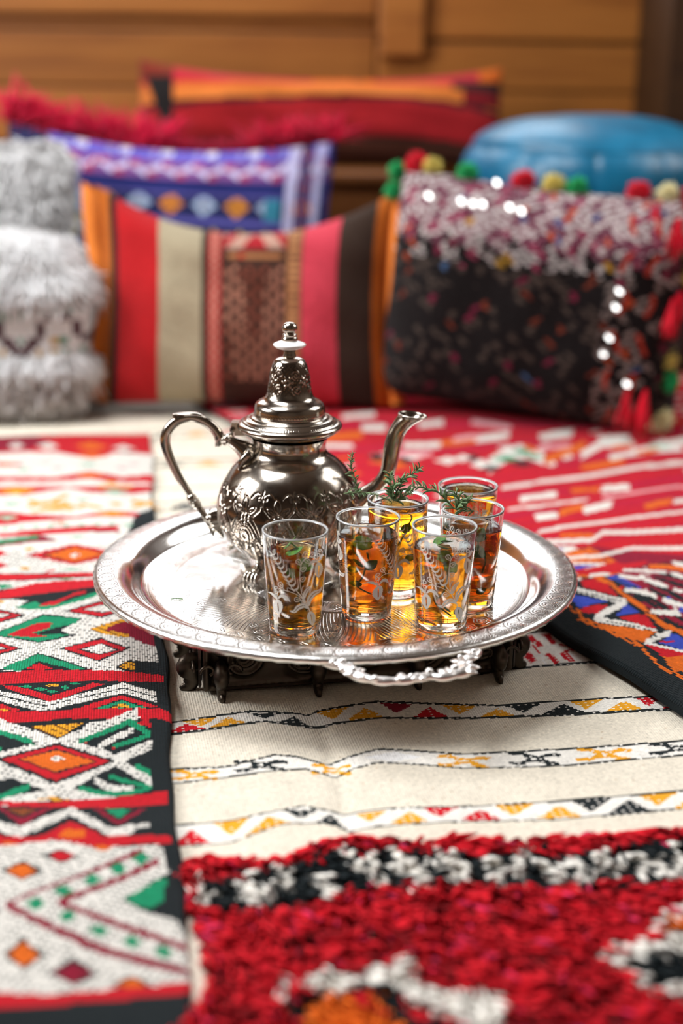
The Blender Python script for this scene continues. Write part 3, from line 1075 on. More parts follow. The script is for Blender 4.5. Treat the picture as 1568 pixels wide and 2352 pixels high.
('p',[60,902,115,901,115,911,60,910]),
('p',[466,902,516,899,516,911,466,910]),
('w',[538,902,566,900,566,911,538,910]),
('w',[587,902,604,899,604,911,587,910]),
('p',[624,902,658,904,658,911,624,910]),
('w',[686,902,736,899,736,911,686,910]),
('w',[763,902,804,900,804,911,763,910]),
('w',[836,902,891,901,891,911,836,910]),
('p',[0,940,44,938,44,949,0,948]),
('p',[80,940,97,943,97,949,80,948]),
('w',[461,940,484,939,484,949,461,948]),
('w',[495,940,516,938,516,949,495,948]),
('o',[527,940,554,938,554,949,527,948]),
('w',[583,940,637,942,637,949,583,948]),
('w',[646,940,686,938,686,949,646,948]),
('w',[702,940,757,938,757,949,702,948]),
('w',[776,940,830,938,830,949,776,948]),
('p',[10,978,60,977,60,987,10,986]),
('p',[78,978,116,981,116,987,78,986]),
('w',[463,978,517,979,517,987,463,986]),
('w',[527,978,577,977,577,987,527,986]),
('w',[597,978,644,981,644,987,597,986]),
('p',[659,978,679,979,679,987,659,986]),
('w',[699,978,725,979,725,987,699,986]),
('w',[741,978,795,979,795,987,741,986]),
('p',[825,978,846,975,846,987,825,986]),
('w',[17,1016,44,1017,44,1025,17,1024]),
('w',[55,1016,89,1019,89,1025,55,1024]),
('w',[461,1016,518,1019,518,1025,461,1024]),
('p',[544,1016,593,1019,593,1025,544,1024]),
('w',[604,1016,628,1016,628,1025,604,1024]),
('w',[638,1016,654,1017,654,1025,638,1024]),
('w',[685,1016,705,1016,705,1025,685,1024]),
('w',[718,1016,761,1015,761,1025,718,1024]),
('w',[781,1016,840,1019,840,1025,781,1024]),
('k',[-5,-520,64,-520,64,170,-5,170]),
('m',[64,-520,900,-520,900,-160,560,-60,300,60,170,170,64,170]),
('r',[84,-514,150,-490,84,-466]),
('b',[96,-500,140,-490,96,-480]),
('o',[150,-544,150,-496,92,-520]),
('w',[76,-523,150,-495,150,-486,76,-514]),
('w',[150,-495,76,-463,76,-454,150,-486]),
('r',[84,-454,150,-430,84,-406]),
('b',[96,-440,140,-430,96,-420]),
('o',[150,-484,150,-436,92,-460]),
('w',[76,-463,150,-435,150,-426,76,-454]),
('w',[150,-435,76,-403,76,-394,150,-426]),
('r',[84,-394,150,-370,84,-346]),
('b',[96,-380,140,-370,96,-360]),
('o',[150,-424,150,-376,92,-400]),
('w',[76,-403,150,-375,150,-366,76,-394]),
('w',[150,-375,76,-343,76,-334,150,-366]),
('r',[84,-334,150,-310,84,-286]),
('b',[96,-320,140,-310,96,-300]),
('o',[150,-364,150,-316,92,-340]),
('w',[76,-343,150,-315,150,-306,76,-334]),
('w',[150,-315,76,-283,76,-274,150,-306]),
('r',[84,-274,150,-250,84,-226]),
('b',[96,-260,140,-250,96,-240]),
('o',[150,-304,150,-256,92,-280]),
('w',[76,-283,150,-255,150,-246,76,-274]),
('w',[150,-255,76,-223,76,-214,150,-246]),
('r',[84,-214,150,-190,84,-166]),
('b',[96,-200,140,-190,96,-180]),
('o',[150,-244,150,-196,92,-220]),
('w',[76,-223,150,-195,150,-186,76,-214]),
('w',[150,-195,76,-163,76,-154,150,-186]),
('r',[84,-154,150,-130,84,-106]),
('b',[96,-140,140,-130,96,-120]),
('o',[150,-184,150,-136,92,-160]),
('w',[76,-163,150,-135,150,-126,76,-154]),
('w',[150,-135,76,-103,76,-94,150,-126]),
('r',[84,-94,150,-70,84,-46]),
('b',[96,-80,140,-70,96,-60]),
('o',[150,-124,150,-76,92,-100]),
('w',[76,-103,150,-75,150,-66,76,-94]),
('w',[150,-75,76,-43,76,-34,150,-66]),
('r',[84,-34,150,-10,84,14]),
('b',[96,-20,140,-10,96,0]),
('o',[150,-64,150,-16,92,-40]),
('w',[76,-43,150,-15,150,-6,76,-34]),
('w',[150,-15,76,17,76,26,150,-6]),
('r',[84,26,150,50,84,74]),
('b',[96,40,140,50,96,60]),
('o',[150,-4,150,44,92,20]),
('w',[76,17,150,45,150,54,76,26]),
('w',[150,45,76,77,76,86,150,54]),
('r',[84,86,150,110,84,134]),
('b',[96,100,140,110,96,120]),
('o',[150,56,150,104,92,80]),
('w',[76,77,150,105,150,114,76,86]),
('w',[150,105,76,137,76,146,150,114]),
('r',[84,146,150,170,84,194]),
('b',[96,160,140,170,96,180]),
('o',[150,116,150,164,92,140]),
('w',[76,137,150,165,150,174,76,146]),
('w',[150,165,76,197,76,206,150,174]),
('o',[64,-520,70,-520,70,165,64,165]),
('o',[72,-520,78,-520,78,165,72,165]),
('o',[152,-520,158,-520,158,165,152,165]),
('o',[161,-520,167,-520,167,165,161,165]),
('w',[386,-144,436,-130,440,-120,390,-134]),
('k',[262,-463,312,-449,316,-439,266,-453]),
('k',[183,-21,233,-7,237,3,187,-11]),
('b',[712,-245,762,-231,766,-221,716,-235]),
('k',[614,-477,664,-463,668,-453,618,-467]),
('k',[715,-183,765,-169,769,-159,719,-173]),
('k',[352,-188,402,-174,406,-164,356,-178]),
('b',[702,-156,752,-142,756,-132,706,-146]),
('k',[243,-157,293,-143,297,-133,247,-147]),
('w',[246,-439,296,-425,300,-415,250,-429]),
('k',[318,-54,368,-40,372,-30,322,-44]),
('b',[709,-344,759,-330,763,-320,713,-334]),
('k',[527,-170,577,-156,581,-146,531,-160]),
('b',[316,-210,366,-196,370,-186,320,-200]),
('w',[301,-214,351,-200,355,-190,305,-204]),
('b',[818,-474,868,-460,872,-450,822,-464]),
('k',[185,-430,235,-416,239,-406,189,-420]),
('w',[458,-231,508,-217,512,-207,462,-221]),
('k',[491,-207,541,-193,545,-183,495,-197]),
('k',[336,-242,386,-228,390,-218,340,-232]),
('k',[729,-277,779,-263,783,-253,733,-267]),
('k',[819,-279,869,-265,873,-255,823,-269]),
('b',[674,-177,724,-163,728,-153,678,-167]),
('b',[737,-497,787,-483,791,-473,741,-487]),
('k',[751,-219,801,-205,805,-195,755,-209]),
('k',[520,-428,570,-414,574,-404,524,-418]),
('k',[344,-349,394,-335,398,-325,348,-339]),
('k',[503,-149,553,-135,557,-125,507,-139]),
('b',[726,-263,776,-249,780,-239,730,-253]),
('k',[479,-373,529,-359,533,-349,483,-363]),
('k',[349,-349,399,-335,403,-325,353,-339]),
('k',[418,-102,468,-88,472,-78,422,-92]),
('w',[378,-420,428,-406,432,-396,382,-410]),
('k',[278,-352,328,-338,332,-328,282,-342]),
('k',[713,-508,763,-494,767,-484,717,-498]),
('w',[182,-62,232,-48,236,-38,186,-52]),
('k',[749,-419,799,-405,803,-395,753,-409]),
('w',[431,-320,481,-306,485,-296,435,-310]),
('k',[582,-313,632,-299,636,-289,586,-303]),
('w',[827,-284,877,-270,881,-260,831,-274]),
('b',[622,-362,672,-348,676,-338,626,-352]),
('k',[271,-335,321,-321,325,-311,275,-325]),
('k',[278,-416,328,-402,332,-392,282,-406]),
('w',[596,-508,646,-494,650,-484,600,-498]),
('w',[347,-288,397,-274,401,-264,351,-278]),
('k',[225,-225,275,-211,279,-201,229,-215]),
('b',[562,-335,612,-321,616,-311,566,-325]),
('k',[315,-510,365,-496,369,-486,319,-500]),
('w',[552,-461,602,-447,606,-437,556,-451]),
('w',[766,-401,816,-387,820,-377,770,-391]),
('b',[767,-289,817,-275,821,-265,771,-279]),
('c',[122,302,183,300,400,297,381,272,168,277,109,279]),
('c',[170,383,446,357,426,331,155,357]),
('c',[219,524,337,488,539,477,516,447,317,458,202,495]),
('c',[29,687,235,615,404,591,383,558,217,583,15,654]),
('c',[82,812,430,692,610,568,584,535,407,655,66,774]),
('w',[139,230,159,233,203,236,266,236,345,225,397,216,389,206,337,216,259,227,197,226,153,224,133,221]),
('w',[123,205,155,195,187,190,214,207,249,194,351,158,341,147,240,183,206,195,179,178,147,184,116,194]),
('w',[115,148,137,145,164,142,215,152,268,125,316,115,308,105,260,116,208,143,157,133,130,136,109,138]),
('w',[151,319,193,315,275,328,267,317,186,305,145,308]),
('w',[200,411,290,416,378,418,553,407,541,392,369,404,281,403,192,398]),
('p',[299,329,421,324,482,320,475,310,414,315,292,319]),
('w',[196,362,254,366,237,340,181,337]),
('w',[169,283,200,283,185,260,155,260]),
('w',[245,293,297,307,276,277,226,264]),
('w',[323,368,361,359,344,336,307,346]),
('w',[366,274,427,273,410,252,350,253]),
('o',[207,290,254,306,236,280,191,264]),
('o',[321,272,367,280,349,257,304,249]),
('o',[278,372,318,366,307,350,267,356]),
('o',[159,214,198,202,191,191,152,204]),
('o',[267,547,329,510,315,487,254,524]),
('w',[246,523,297,562,336,571,340,532,299,468,295,505,258,497,209,461]),
('g',[295,546,320,558,323,534,298,523]),
('g',[246,518,275,525,285,502,257,495]),
('k',[208,488,231,492,241,474,218,470]),
('k',[257,490,282,496,291,476,266,470]),
('g',[294,516,315,521,322,504,301,499]),
('w',[287,574,310,582,315,562,293,554]),
('w',[208,511,234,525,235,499,210,485]),
('k',[216,542,238,557,238,533,216,519]),
('w',[205,547,226,560,227,538,206,525]),
('w',[174,548,200,558,208,534,182,524]),
('w',[305,476,324,489,321,469,302,457]),
('w',[342,502,365,514,365,493,342,480]),
('w',[316,574,333,585,333,567,316,557]),
('w',[355,565,373,575,373,557,355,547]),
('k',[127,567,146,578,149,558,130,547]),
('w',[140,586,166,596,173,572,148,561]),
('o',[93,558,123,571,131,542,102,530]),
('k',[93,593,117,607,121,581,98,568]),
('o',[329,510,383,543,437,573,407,528,355,500,303,469]),
('o',[339,583,343,553,325,526,322,554]),
('w',[389,513,459,561,497,539,469,499,431,521,364,475]),
('w',[457,489,541,524,583,534,651,527,621,490,555,498,514,489,433,455]),
('w',[413,478,482,486,543,486,522,459,462,460,395,452]),
('o',[447,521,480,520,466,500,433,501]),
('G',[499,509,528,497,517,482,488,494]),
('w',[466,581,511,569,494,544,448,556]),
('o',[458,479,499,484,485,465,444,460]),
('o',[234,652,297,648,278,614,216,618]),
('o',[60,759,122,741,154,734,137,698,105,705,44,723]),
('w',[184,659,238,646,220,613,167,626]),
('w',[297,648,355,652,334,617,278,614]),
('w',[394,629,454,632,431,598,373,595]),
('w',[168,764,203,753,187,721,153,732]),
('w',[258,752,297,747,282,719,243,724]),
('w',[165,827,219,823,205,794,152,798]),
('p',[336,729,375,677,361,655,323,705]),
('w',[64,706,111,674,99,648,53,680]),
('p',[129,611,196,595,183,571,117,587]),
('o',[350,454,418,449,403,428,335,433]),
('p',[309,656,267,659,255,638,297,634]),
('p',[405,564,351,566,338,546,391,543]),
('k',[28,40,64,59,96,88,117,70,148,78,164,91,194,91,238,88,388,42,-35,-419,-52,-287,-47,-235,-42,-189,-50,-133,-41,-69,-13,-7]),
('m',[142,74,163,91,234,83,379,32,135,-234,108,-80,108,-48,114,15]),
('k',[161,58,162,-11,155,-20,153,48]),
('k',[149,30,149,-27,142,-37,141,20]),
('k',[132,2,130,-52,123,-61,125,-7]),
('k',[114,-40,116,-70,110,-78,108,-49]),
('k',[121,18,125,-17,118,-27,114,9]),
('k',[122,29,133,2,126,-8,115,20]),
('k',[177,60,186,20,178,10,170,50]),
('k',[189,68,201,41,194,31,181,57]),
('k',[149,-5,152,-23,145,-32,142,-14]),
('b',[123,71,138,72,139,28,123,30]),
('k',[132,66,134,29,131,26,129,62]),
('k',[125,63,128,34,126,31,122,59]),
('r',[92,81,148,78,173,96,168,115,103,97]),
('r',[164,91,186,91,205,106,167,105]),
('o',[91,87,110,82,115,76,109,68,104,75,86,79]),
('w',[109,83,124,87,135,82,128,73,118,77,103,73]),
('k',[65,56,96,79,111,68,96,11,82,34]),
('r',[91,69,112,70,112,51,99,16,87,35,80,53]),
('w',[82,73,96,79,92,71,77,66]),
('w',[69,61,81,40,91,21,103,5,94,-7,82,9,72,28,61,48]),
('k',[66,48,76,33,87,15,95,5,94,2,85,13,74,30,64,46]),
('w',[103,6,85,0,69,-7,52,-14,42,-28,59,-21,75,-14,93,-8]),
('w',[47,-19,59,-31,73,-43,89,-65,82,-74,66,-52,52,-41,41,-29]),
('k',[49,-30,69,-48,80,-63,79,-64,68,-49,48,-31]),
('w',[100,-70,83,-74,61,-82,53,-93,75,-85,91,-81]),
('w',[59,-86,69,-100,82,-114,100,-137,94,-144,76,-122,63,-108,53,-95]),
('k',[74,-79,87,-76,86,-77,73,-80]),
('b',[54,42,69,23,82,6,62,6,44,4]),
('r',[42,1,57,4,78,1,53,-14,41,-8]),
('b',[65,-26,95,-5,98,-25,85,-25]),
('r',[67,-28,98,-31,87,-65,74,-42]),
('k',[97,-25,101,-29,84,-27]),
('o',[38,-33,65,-53,83,-69,55,-87,46,-64]),
('r',[55,-90,77,-120,89,-137,70,-129,52,-123]),
('o',[51,-123,73,-126,97,-141,57,-190,47,-160,37,-156]),
('b',[70,-93,96,-77,100,-90,110,-110,95,-130,81,-115]),
('r',[74,-88,81,-91,91,-92,87,-96,78,-96,70,-92]),
('o',[44,33,40,7,44,-2,41,-6,38,3,41,29]),
('o',[35,-10,46,-44,52,-87,35,-145,41,-167,45,-242,43,-245,38,-170,33,-148,49,-90,43,-48,32,-14]),
('o',[114,75,120,60,112,25,110,-15,104,-50,111,-77,125,-146,121,-151,107,-81,100,-55,106,-20,108,19,116,54,110,69]),
('o',[40,27,37,1,40,-8,37,-12,34,-3,37,23]),
('o',[31,-15,42,-49,48,-92,32,-150,37,-172,42,-246,40,-249,35,-175,29,-153,45,-96,39,-53,28,-19]),
('o',[109,68,116,53,108,19,105,-21,100,-56,107,-82,121,-151,117,-155,103,-87,96,-61,102,-26,104,13,112,48,105,62]),
('w',[160,92,179,80,198,67,192,59,173,73,154,84]),
('w',[189,93,180,76,168,56,159,44,171,63,180,80]),
('w',[143,75,161,58,166,43,169,24,161,15,158,33,153,48,135,64]),
('w',[165,45,169,38,159,25,154,31]),
('w',[121,35,133,25,142,10,134,-1,126,15,114,24]),
('w',[147,30,136,20,129,11,140,21]),
('w',[143,-1,148,-15,154,-28,145,-40,139,-26,134,-13]),
('w',[112,-22,125,-30,137,-37,130,-47,117,-40,105,-32]),
('w',[140,-23,136,-34,127,-45,132,-33]),
('o',[196,94,214,84,223,69,250,50,240,37,214,56,204,71,186,81]),
('w',[227,93,231,79,247,62,239,52,223,68,219,82]),
('w',[202,64,205,45,214,20,206,10,197,35,194,53]),
('w',[169,16,175,6,168,-2,163,8]),
('b',[143,-27,148,-48,140,-58,136,-37]),
('w',[164,67,169,64,161,53,155,55]),
('b',[148,0,150,-3,145,-10,142,-8]),
('r',[115,36,122,41,121,34,114,29]),
('m',[148,54,157,50,154,45,145,49])]
PILE_PATTERN = [('r',[-14,-221,-7,-199,20,-202,59,-210,89,-189,117,-191,152,-204,194,-209,228,-217,277,-217,318,-220,414,-221,659,-220,460,-486,-42,-393,-7,-340]),
('k',[-11,-234,28,-225,70,-217,100,-205,145,-213,188,-229,234,-236,288,-239,331,-236,406,-238,645,-237,611,-284,383,-282,308,-288,253,-280,177,-266,116,-256,66,-265,1,-268]),
('w',[-9,-230,-1,-225,4,-250,2,-261,-5,-258]),
('w',[18,-233,27,-228,31,-253,29,-264,21,-260]),
('w',[32,-229,40,-224,45,-249,42,-261,35,-257]),
('w',[49,-222,57,-217,61,-242,58,-254,51,-250]),
('w',[71,-236,80,-231,83,-256,80,-267,73,-263]),
('w',[95,-207,104,-202,107,-228,103,-240,96,-236]),
('w',[111,-221,120,-215,122,-241,119,-253,112,-249]),
('w',[128,-215,138,-210,140,-236,136,-248,129,-244]),
('w',[135,-236,144,-231,146,-256,142,-267,135,-263]),
('w',[159,-223,169,-218,170,-244,166,-255,159,-252]),
('w',[169,-231,178,-226,179,-252,175,-263,168,-259]),
('w',[188,-237,198,-232,199,-257,194,-269,187,-265]),
('w',[210,-234,220,-229,220,-255,216,-266,209,-263]),
('w',[227,-242,237,-237,237,-262,232,-273,225,-270]),
('w',[243,-249,254,-244,253,-269,248,-280,241,-277]),
('w',[270,-243,280,-238,279,-263,273,-275,266,-271]),
('w',[291,-249,302,-244,300,-269,294,-281,288,-277]),
('w',[304,-260,315,-255,312,-280,306,-291,300,-287]),
('w',[323,-248,334,-243,332,-269,325,-280,319,-276]),
('w',[352,-244,363,-239,360,-265,353,-277,347,-273]),
('w',[373,-242,385,-237,381,-263,374,-275,367,-271]),
('w',[393,-242,405,-237,400,-263,393,-275,387,-271]),
('w',[414,-242,425,-237,420,-263,413,-275,406,-271]),
('w',[434,-242,446,-237,440,-263,433,-275,426,-271]),
('w',[455,-242,467,-237,461,-263,453,-275,446,-272]),
('w',[475,-242,488,-237,481,-264,473,-275,466,-272]),
('w',[496,-242,509,-237,502,-264,493,-276,487,-272]),
('w',[517,-242,530,-237,522,-264,514,-276,507,-272]),
('w',[539,-242,552,-237,543,-264,534,-276,528,-272]),
('w',[560,-242,573,-237,564,-264,555,-276,548,-272]),
('w',[582,-242,595,-237,586,-264,576,-276,569,-272]),
('w',[603,-242,617,-237,607,-264,597,-276,590,-272]),
('w',[32,-335,36,-362,30,-385,27,-405,32,-383,28,-358]),
('w',[48,-344,84,-345,112,-339,107,-360,80,-367,45,-365]),
('w',[102,-340,116,-349,118,-375,140,-376,157,-373,153,-418,135,-415,107,-386,100,-359]),
('k',[35,-363,50,-360,98,-359,101,-397,150,-429,37,-408]),
('o',[46,-368,65,-363,91,-370,97,-396,95,-419,34,-407]),
('r',[67,-363,81,-364,85,-382,70,-374]),
('w',[226,-359,240,-350,261,-348,280,-345,295,-355,349,-350,312,-423,273,-404,251,-397,241,-385]),
('k',[239,-365,265,-360,289,-367,337,-373,322,-403,281,-386,254,-391]),
('w',[267,-342,277,-330,310,-305,370,-308,342,-363,290,-361,277,-351]),
('o',[281,-330,311,-319,363,-323,345,-357,298,-346,285,-342])]

# ================================================================== the room
def wood(name, dark=1.0, tint=(1, 1, 1)):
    m = Mat(name)
    oi = m.N.new('ShaderNodeObjectInfo')
    ofs = X(m.nt, oi.outputs['Random'])
    x, y, z = m.xyz()
    cmb = m.N.new('ShaderNodeCombineXYZ')
    for i, q in enumerate((x * 1.1 + ofs * 17.0, y * 14.0, z * 14.0 + ofs * 9.0)): m.L.new(q.v, cmb.inputs[i])
    grain = m.noise(2.2, 5, .6, vec=cmb.outputs[0], dist=.6)
    fine = m.noise(9.0, 3, .6, vec=cmb.outputs[0])
    kn = m.voronoi(3.2, stretch=(1.0, 1.0, 2.2))
    knot = kn.step(.10, .035)
    t = tuple
    c = m.ramp(grain, [(.25, t(np.array((.30, .105, .022)) * tint * dark)), (.5, t(np.array((.44, .175, .038)) * tint * dark)), (.75, t(np.array((.53, .225, .055)) * tint * dark))])
    c = m.mix(knot * .75, c, (.07, .028, .012))
    c = m.gain(c, (fine * .35 + .82) * (ofs * .22 + .88))
    m.set(color=c, rough=.5, spec=.3)
    m.bump(grain + fine * .5, .0015, .5)
    return m.m
WOOD = wood('pine_boards', .66, (1.0, .86, .66))
WOOD_DARK = wood('dark_timber', .06, (1.0, .9, .8))
PLASTER = plain('brown_plaster', (.13, .10, .075), .9)
FLOORM = wood('floor_boards', .5)

def structure(o): o['kind'] = 'structure'; return o
def slab(name, lo, hi, mat, parent=None):
    return MB().box(lo, hi).build(name, mat, parent, smooth=False)

structure(slab('floor', (-2.1, -1.4, -.06), (1.8, 3.3, -.006), FLOORM))
wbm = MB()
for lo, hi in (((-2.1, 3.125, -.01), (1.8, 3.3, .74)), ((-2.1, 3.125, 1.76), (1.8, 3.3, 2.4)), ((-2.1, 3.125, .74), (-1.15, 3.3, 1.76)), ((.55, 3.125, .74), (1.8, 3.3, 1.76))): wbm.box(lo, hi)
wb = structure(wbm.build('wall_back', WOOD_DARK, smooth=False))
# horizontal boards left of the upright batten, then right of it
zs_left = [(-.005, .125), (.130, .245), (.250, .361), (.366, .476), (.480, .590), (.6215, .76), (.765, .90), (.905, 1.05), (1.055, 1.2), (1.205, 1.35), (1.355, 1.55), (1.555, 1.75), (1.755, 1.95), (1.955, 2.15), (2.155, 2.38)]
zs_right = [(-.005, .125), (.130, .245), (.250, .361), (.366, .476), (.480, .573), (.580, .76), (.765, .90), (.905, 1.05), (1.055, 1.2), (1.205, 1.35), (1.355, 1.55), (1.555, 1.75), (1.755, 1.95), (1.955, 2.15), (2.155, 2.38)]
def plank(x0, x1, z0, z1, d=.026):
    cx, cz = (x0 + x1) / 2, (z0 + z1) / 2
    o = bevel_box('plank', (x0 - cx, -d, z0 - cz), (x1 - cx, 0, z1 - cz), WOOD, wb, (cx, 3.124, cz), .003)
    return o
for z0, z1 in zs_left:
    if z1 < .8: plank(-2.08, .058, z0, min(z1, .735))
    else: plank(-2.08, -1.16, z0, z1)
for z0, z1 in zs_right:
    if z1 < .8: plank(.062, 1.78, z0, min(z1, .735), .026)
    else: plank(.56, 1.78, z0, z1, .026)
plank(-2.08, .058, .596, .616, .010)           # recessed strip between two boards
bt = bevel_box('batten', (-.044, -.034, 0), (.044, 0, .19), WOOD, wb, (.112, 3.097, .545), .004)
kp = MB(); kp.tube([(0, 0, 0), (0, -.012, 0)], .0085, k=12)
kp.build('bolt_head', plain('dark_iron', (.02, .02, .02), .5), wb, (-.205, 3.113, .604))
tr = structure(slab('shade_pier_1', (.60, 2.78, 0), (1.62, 3.12, 2.38), WOOD_DARK))  # added dark pier, shades the right end of the back wall
# right wall with the window opening
wx, wy, wz = 1.66, WIN_R[1], WIN_R[2]
def wall_with_window(name, x0, x1, y0, y1, h, win, mat):
    cy, cz, a, b = win
    m = MB()
    m.box((x0, y0, 0), (x1, cy - a, h)).box((x0, cy + a, 0), (x1, y1, h)).box((x0, cy - a, 0), (x1, cy + a, cz - b)).box((x0, cy - a, cz + b), (x1, cy + a, h))
    return structure(m.build(name, mat, smooth=False))
wall_with_window('wall_right', 1.66, 1.80, -1.4, 3.3, 2.4, (WIN_R[1], WIN_R[2], .60, .55), PLASTER)
wall_with_window('wall_left', -2.10, -2.0, -1.4, 3.3, 2.4, (WIN_L[1], WIN_L[2], .52, .47), PLASTER)
structure(slab('wall_rear', (-2.1, -1.5, 0), (1.8, -1.4, 2.4), PLASTER))
cl = MB(); sx, sy, a = SKY[0], SKY[1], .60
for lo, hi in (((-2.1, -1.5, 2.4), (1.8, sy - a, 2.5)), ((-2.1, sy + a, 2.4), (1.8, 3.3, 2.5)), ((-2.1, sy - a, 2.4), (sx - a, sy + a, 2.5)), ((sx + a, sy - a, 2.4), (1.8, sy + a, 2.5))): cl.box(lo, hi)
structure(cl.build('ceiling', PLASTER, smooth=False))
def window_frame(name, x, cy, cz, a, b, rz=0.0):
    w = structure(empty(name, (x, cy, cz), rz))
    f = MB()
    for lo, hi in (((-.02, -a, -b), (.02, a, -b + .05)), ((-.02, -a, b - .05), (.02, a, b)), ((-.02, -a, -b), (.02, -a + .05, b)), ((-.02, a - .05, -b), (.02, a, b))): f.box(lo, hi)
    f.build('window_frame', WOOD, w, smooth=False)
    for k in (-1, 1):
        MB().box((-.015, k * a / 3 - .014, -b), (.015, k * a / 3 + .014, b)).build('mullion', WOOD, w, smooth=False)
    MB().box((-.015, -a, -.014), (.015, a, .014)).build('mullion', WOOD, w, smooth=False)
window_frame('window_1', WIN_R[0] - .06, WIN_R[1], WIN_R[2], .60, .55)
window_frame('window_3', WIN_B[0], WIN_B[1] - .05, WIN_B[2], .85, .51, rad(90))
window_frame('window_4', WIN_L[0] + .06, WIN_L[1], WIN_L[2], .52, .47)
w2 = structure(empty('window_2', (SKY[0], SKY[1], 2.41)))
fm = MB()
for lo, hi in (((-.60, -.60, -.02), (.60, -.55, .02)), ((-.60, .55, -.02), (.60, .60, .02)), ((-.60, -.60, -.02), (-.55, .60, .02)), ((.55, -.60, -.02), (.60, .60, .02))): fm.box(lo, hi)
fm.build('window_frame', WOOD, w2, smooth=False)
MB().box((-.014, -.60, -.015), (.014, .60, .015)).build('mullion', WOOD, w2, smooth=False)

# ================================================================== rugs
def raster(U, Vv, pattern, base):
    """colours of the cells at (U, Vv) in mm: later polygons lie over earlier ones"""
    out = np.empty((len(U), 3), np.float32); out[:] = PAL[base] if isinstance(base, str) else base
    idx = np.full(len(U), -1, np.int16)
    for k, (col, p) in enumerate(pattern):
        q = np.array(p, float).reshape(-1, 2)
        lo, hi = q.min(0), q.max(0)
        s = np.nonzero((U >= lo[0]) & (U <= hi[0]) & (Vv >= lo[1]) & (Vv <= hi[1]))[0]
        if not len(s): continue
        x, y = U[s], Vv[s]; ins = np.zeros(len(s), bool)
        for (x0, y0), (x1, y1) in zip(q, np.roll(q, -1, 0)):
            if y0 == y1: continue
            c = ((y0 > y) != (y1 > y)) & (x < (x1 - x0) * (y - y0) / (y1 - y0) + x0)
            ins ^= c
        out[s[ins]] = PAL[col]; idx[s[ins]] = k
    return out, idx

def rug(name, label, O, ang, ue, ve, pattern, base, zf, mat, thick=.006, edge=None, stitch=None, cat='rug', ragged=.35):
    ue, ve = np.array(ue), np.array(ve)
    nu, nv = len(ue), len(ve)
    uc, vc = (ue[:-1] + ue[1:]) / 2, (ve[:-1] + ve[1:]) / 2
    Uc, Vc = np.meshgrid(uc, vc); Uc = Uc.ravel(); Vc = Vc.ravel()
    jit = rng.normal(0, ragged, len(Uc)) * np.repeat(np.diff(ve), nu - 1) * 400
    col, idx = raster(Uc * 1000 + jit, Vc * 1000, pattern, base)
    if stitch is not None:
        I = np.tile(np.arange(nu - 1), nv - 1); J = np.repeat(np.arange(nv - 1), nu - 1)
        col = stitch(col, I, J, Uc, Vc)
    col = col * (1 + rng.normal(0, .07, len(col)))[:, None]
    U, V = np.meshgrid(ue, ve); U = U.ravel(); V = V.ravel()
    Z = zf(U, V)
    if edge is not None: U = edge(U, V)
    # rounded border and an underside skirt
    bd = np.zeros((nv, nu), bool); bd[0] = bd[-1] = True; bd[:, 0] = bd[:, -1] = True
    Zt = Z.copy(); Zt[bd.ravel()] -= thick * .35
    P = np.stack([U, V, Zt], 1)
    ring = np.concatenate([np.arange(nu), nu - 1 + nu * np.arange(1, nv), (nv - 1) * nu + np.arange(nu - 2, -1, -1), nu * np.arange(nv - 2, 0, -1)])
    P2 = P[ring].copy(); P2[:, 2] = Z[ring] - thick
    n = len(ring); i = np.arange(n); i2 = (i + 1) % n
    sk = np.stack([ring[i2], ring[i], nu * nv + i, nu * nv + i2], 1)
    F = np.vstack([grid_faces(nu, nv), sk])
    skc = np.tile(np.array(PAL['k'], np.float32), (n, 1))
    o = mesh_np(name, np.vstack([P, P2]), [F], mat, None, None, True, np.vstack([col, skc]))
    o.location = (O[0], O[1], 0); o.rotation_euler = (0, 0, rad(ang))
    return tag(o, label, cat)

def steps(*segs):
    """(start, stop, step) runs joined into one list of cell borders"""
    out = []
    for a, b, s in segs:
        n = max(1, int(round((b - a) / s))); out += list(np.linspace(a, b, n, endpoint=False))
    return np.array(out + [segs[-1][1]])

AL, AW, AR = 8.5, 11.5, 25.0
W_WEAVE = wool('white_wool_flatweave', .0022, .0017, .2, relief=.4)
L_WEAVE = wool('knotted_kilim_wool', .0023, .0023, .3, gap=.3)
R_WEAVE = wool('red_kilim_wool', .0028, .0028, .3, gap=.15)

CREASE = np.array([(.110, .12), (.116, .039), (.121, .004), (.124, -.03), (.122, -.105), (.115, -.171), (.11, -.3)])
def z_white(U, V):
    cu = np.interp(-V, -CREASE[:, 1], CREASE[:, 0])
    d = U - cu
    fade = np.exp(-((V + .08) / .20) ** 2)
    z = -.0018 * np.exp(-(d / .008) ** 2) * fade + .0016 * (np.exp(-((d + .05) / .035) ** 2) + .8 * np.exp(-((d - .05) / .04) ** 2)) * fade
    return .0035 + z + .0008 * np.sin(U * 23 + 1) * np.sin(V * 17)
def z_left(U, V):
    return .0125 + .0016 * np.sin(U * 19 + V * 5) + .0018 * np.sin(V * 26 + .7) * np.cos(U * 7) + .001 * np.sin(V * 61 + U * 12)
def z_red(U, V):
    edge = np.exp(-(U / .03) ** 2)
    return .0165 + .002 * np.sin(V * 23 + U * 9) + .0012 * np.sin(U * 31 - V * 13) + .0018 * edge * np.sin(V * 38)
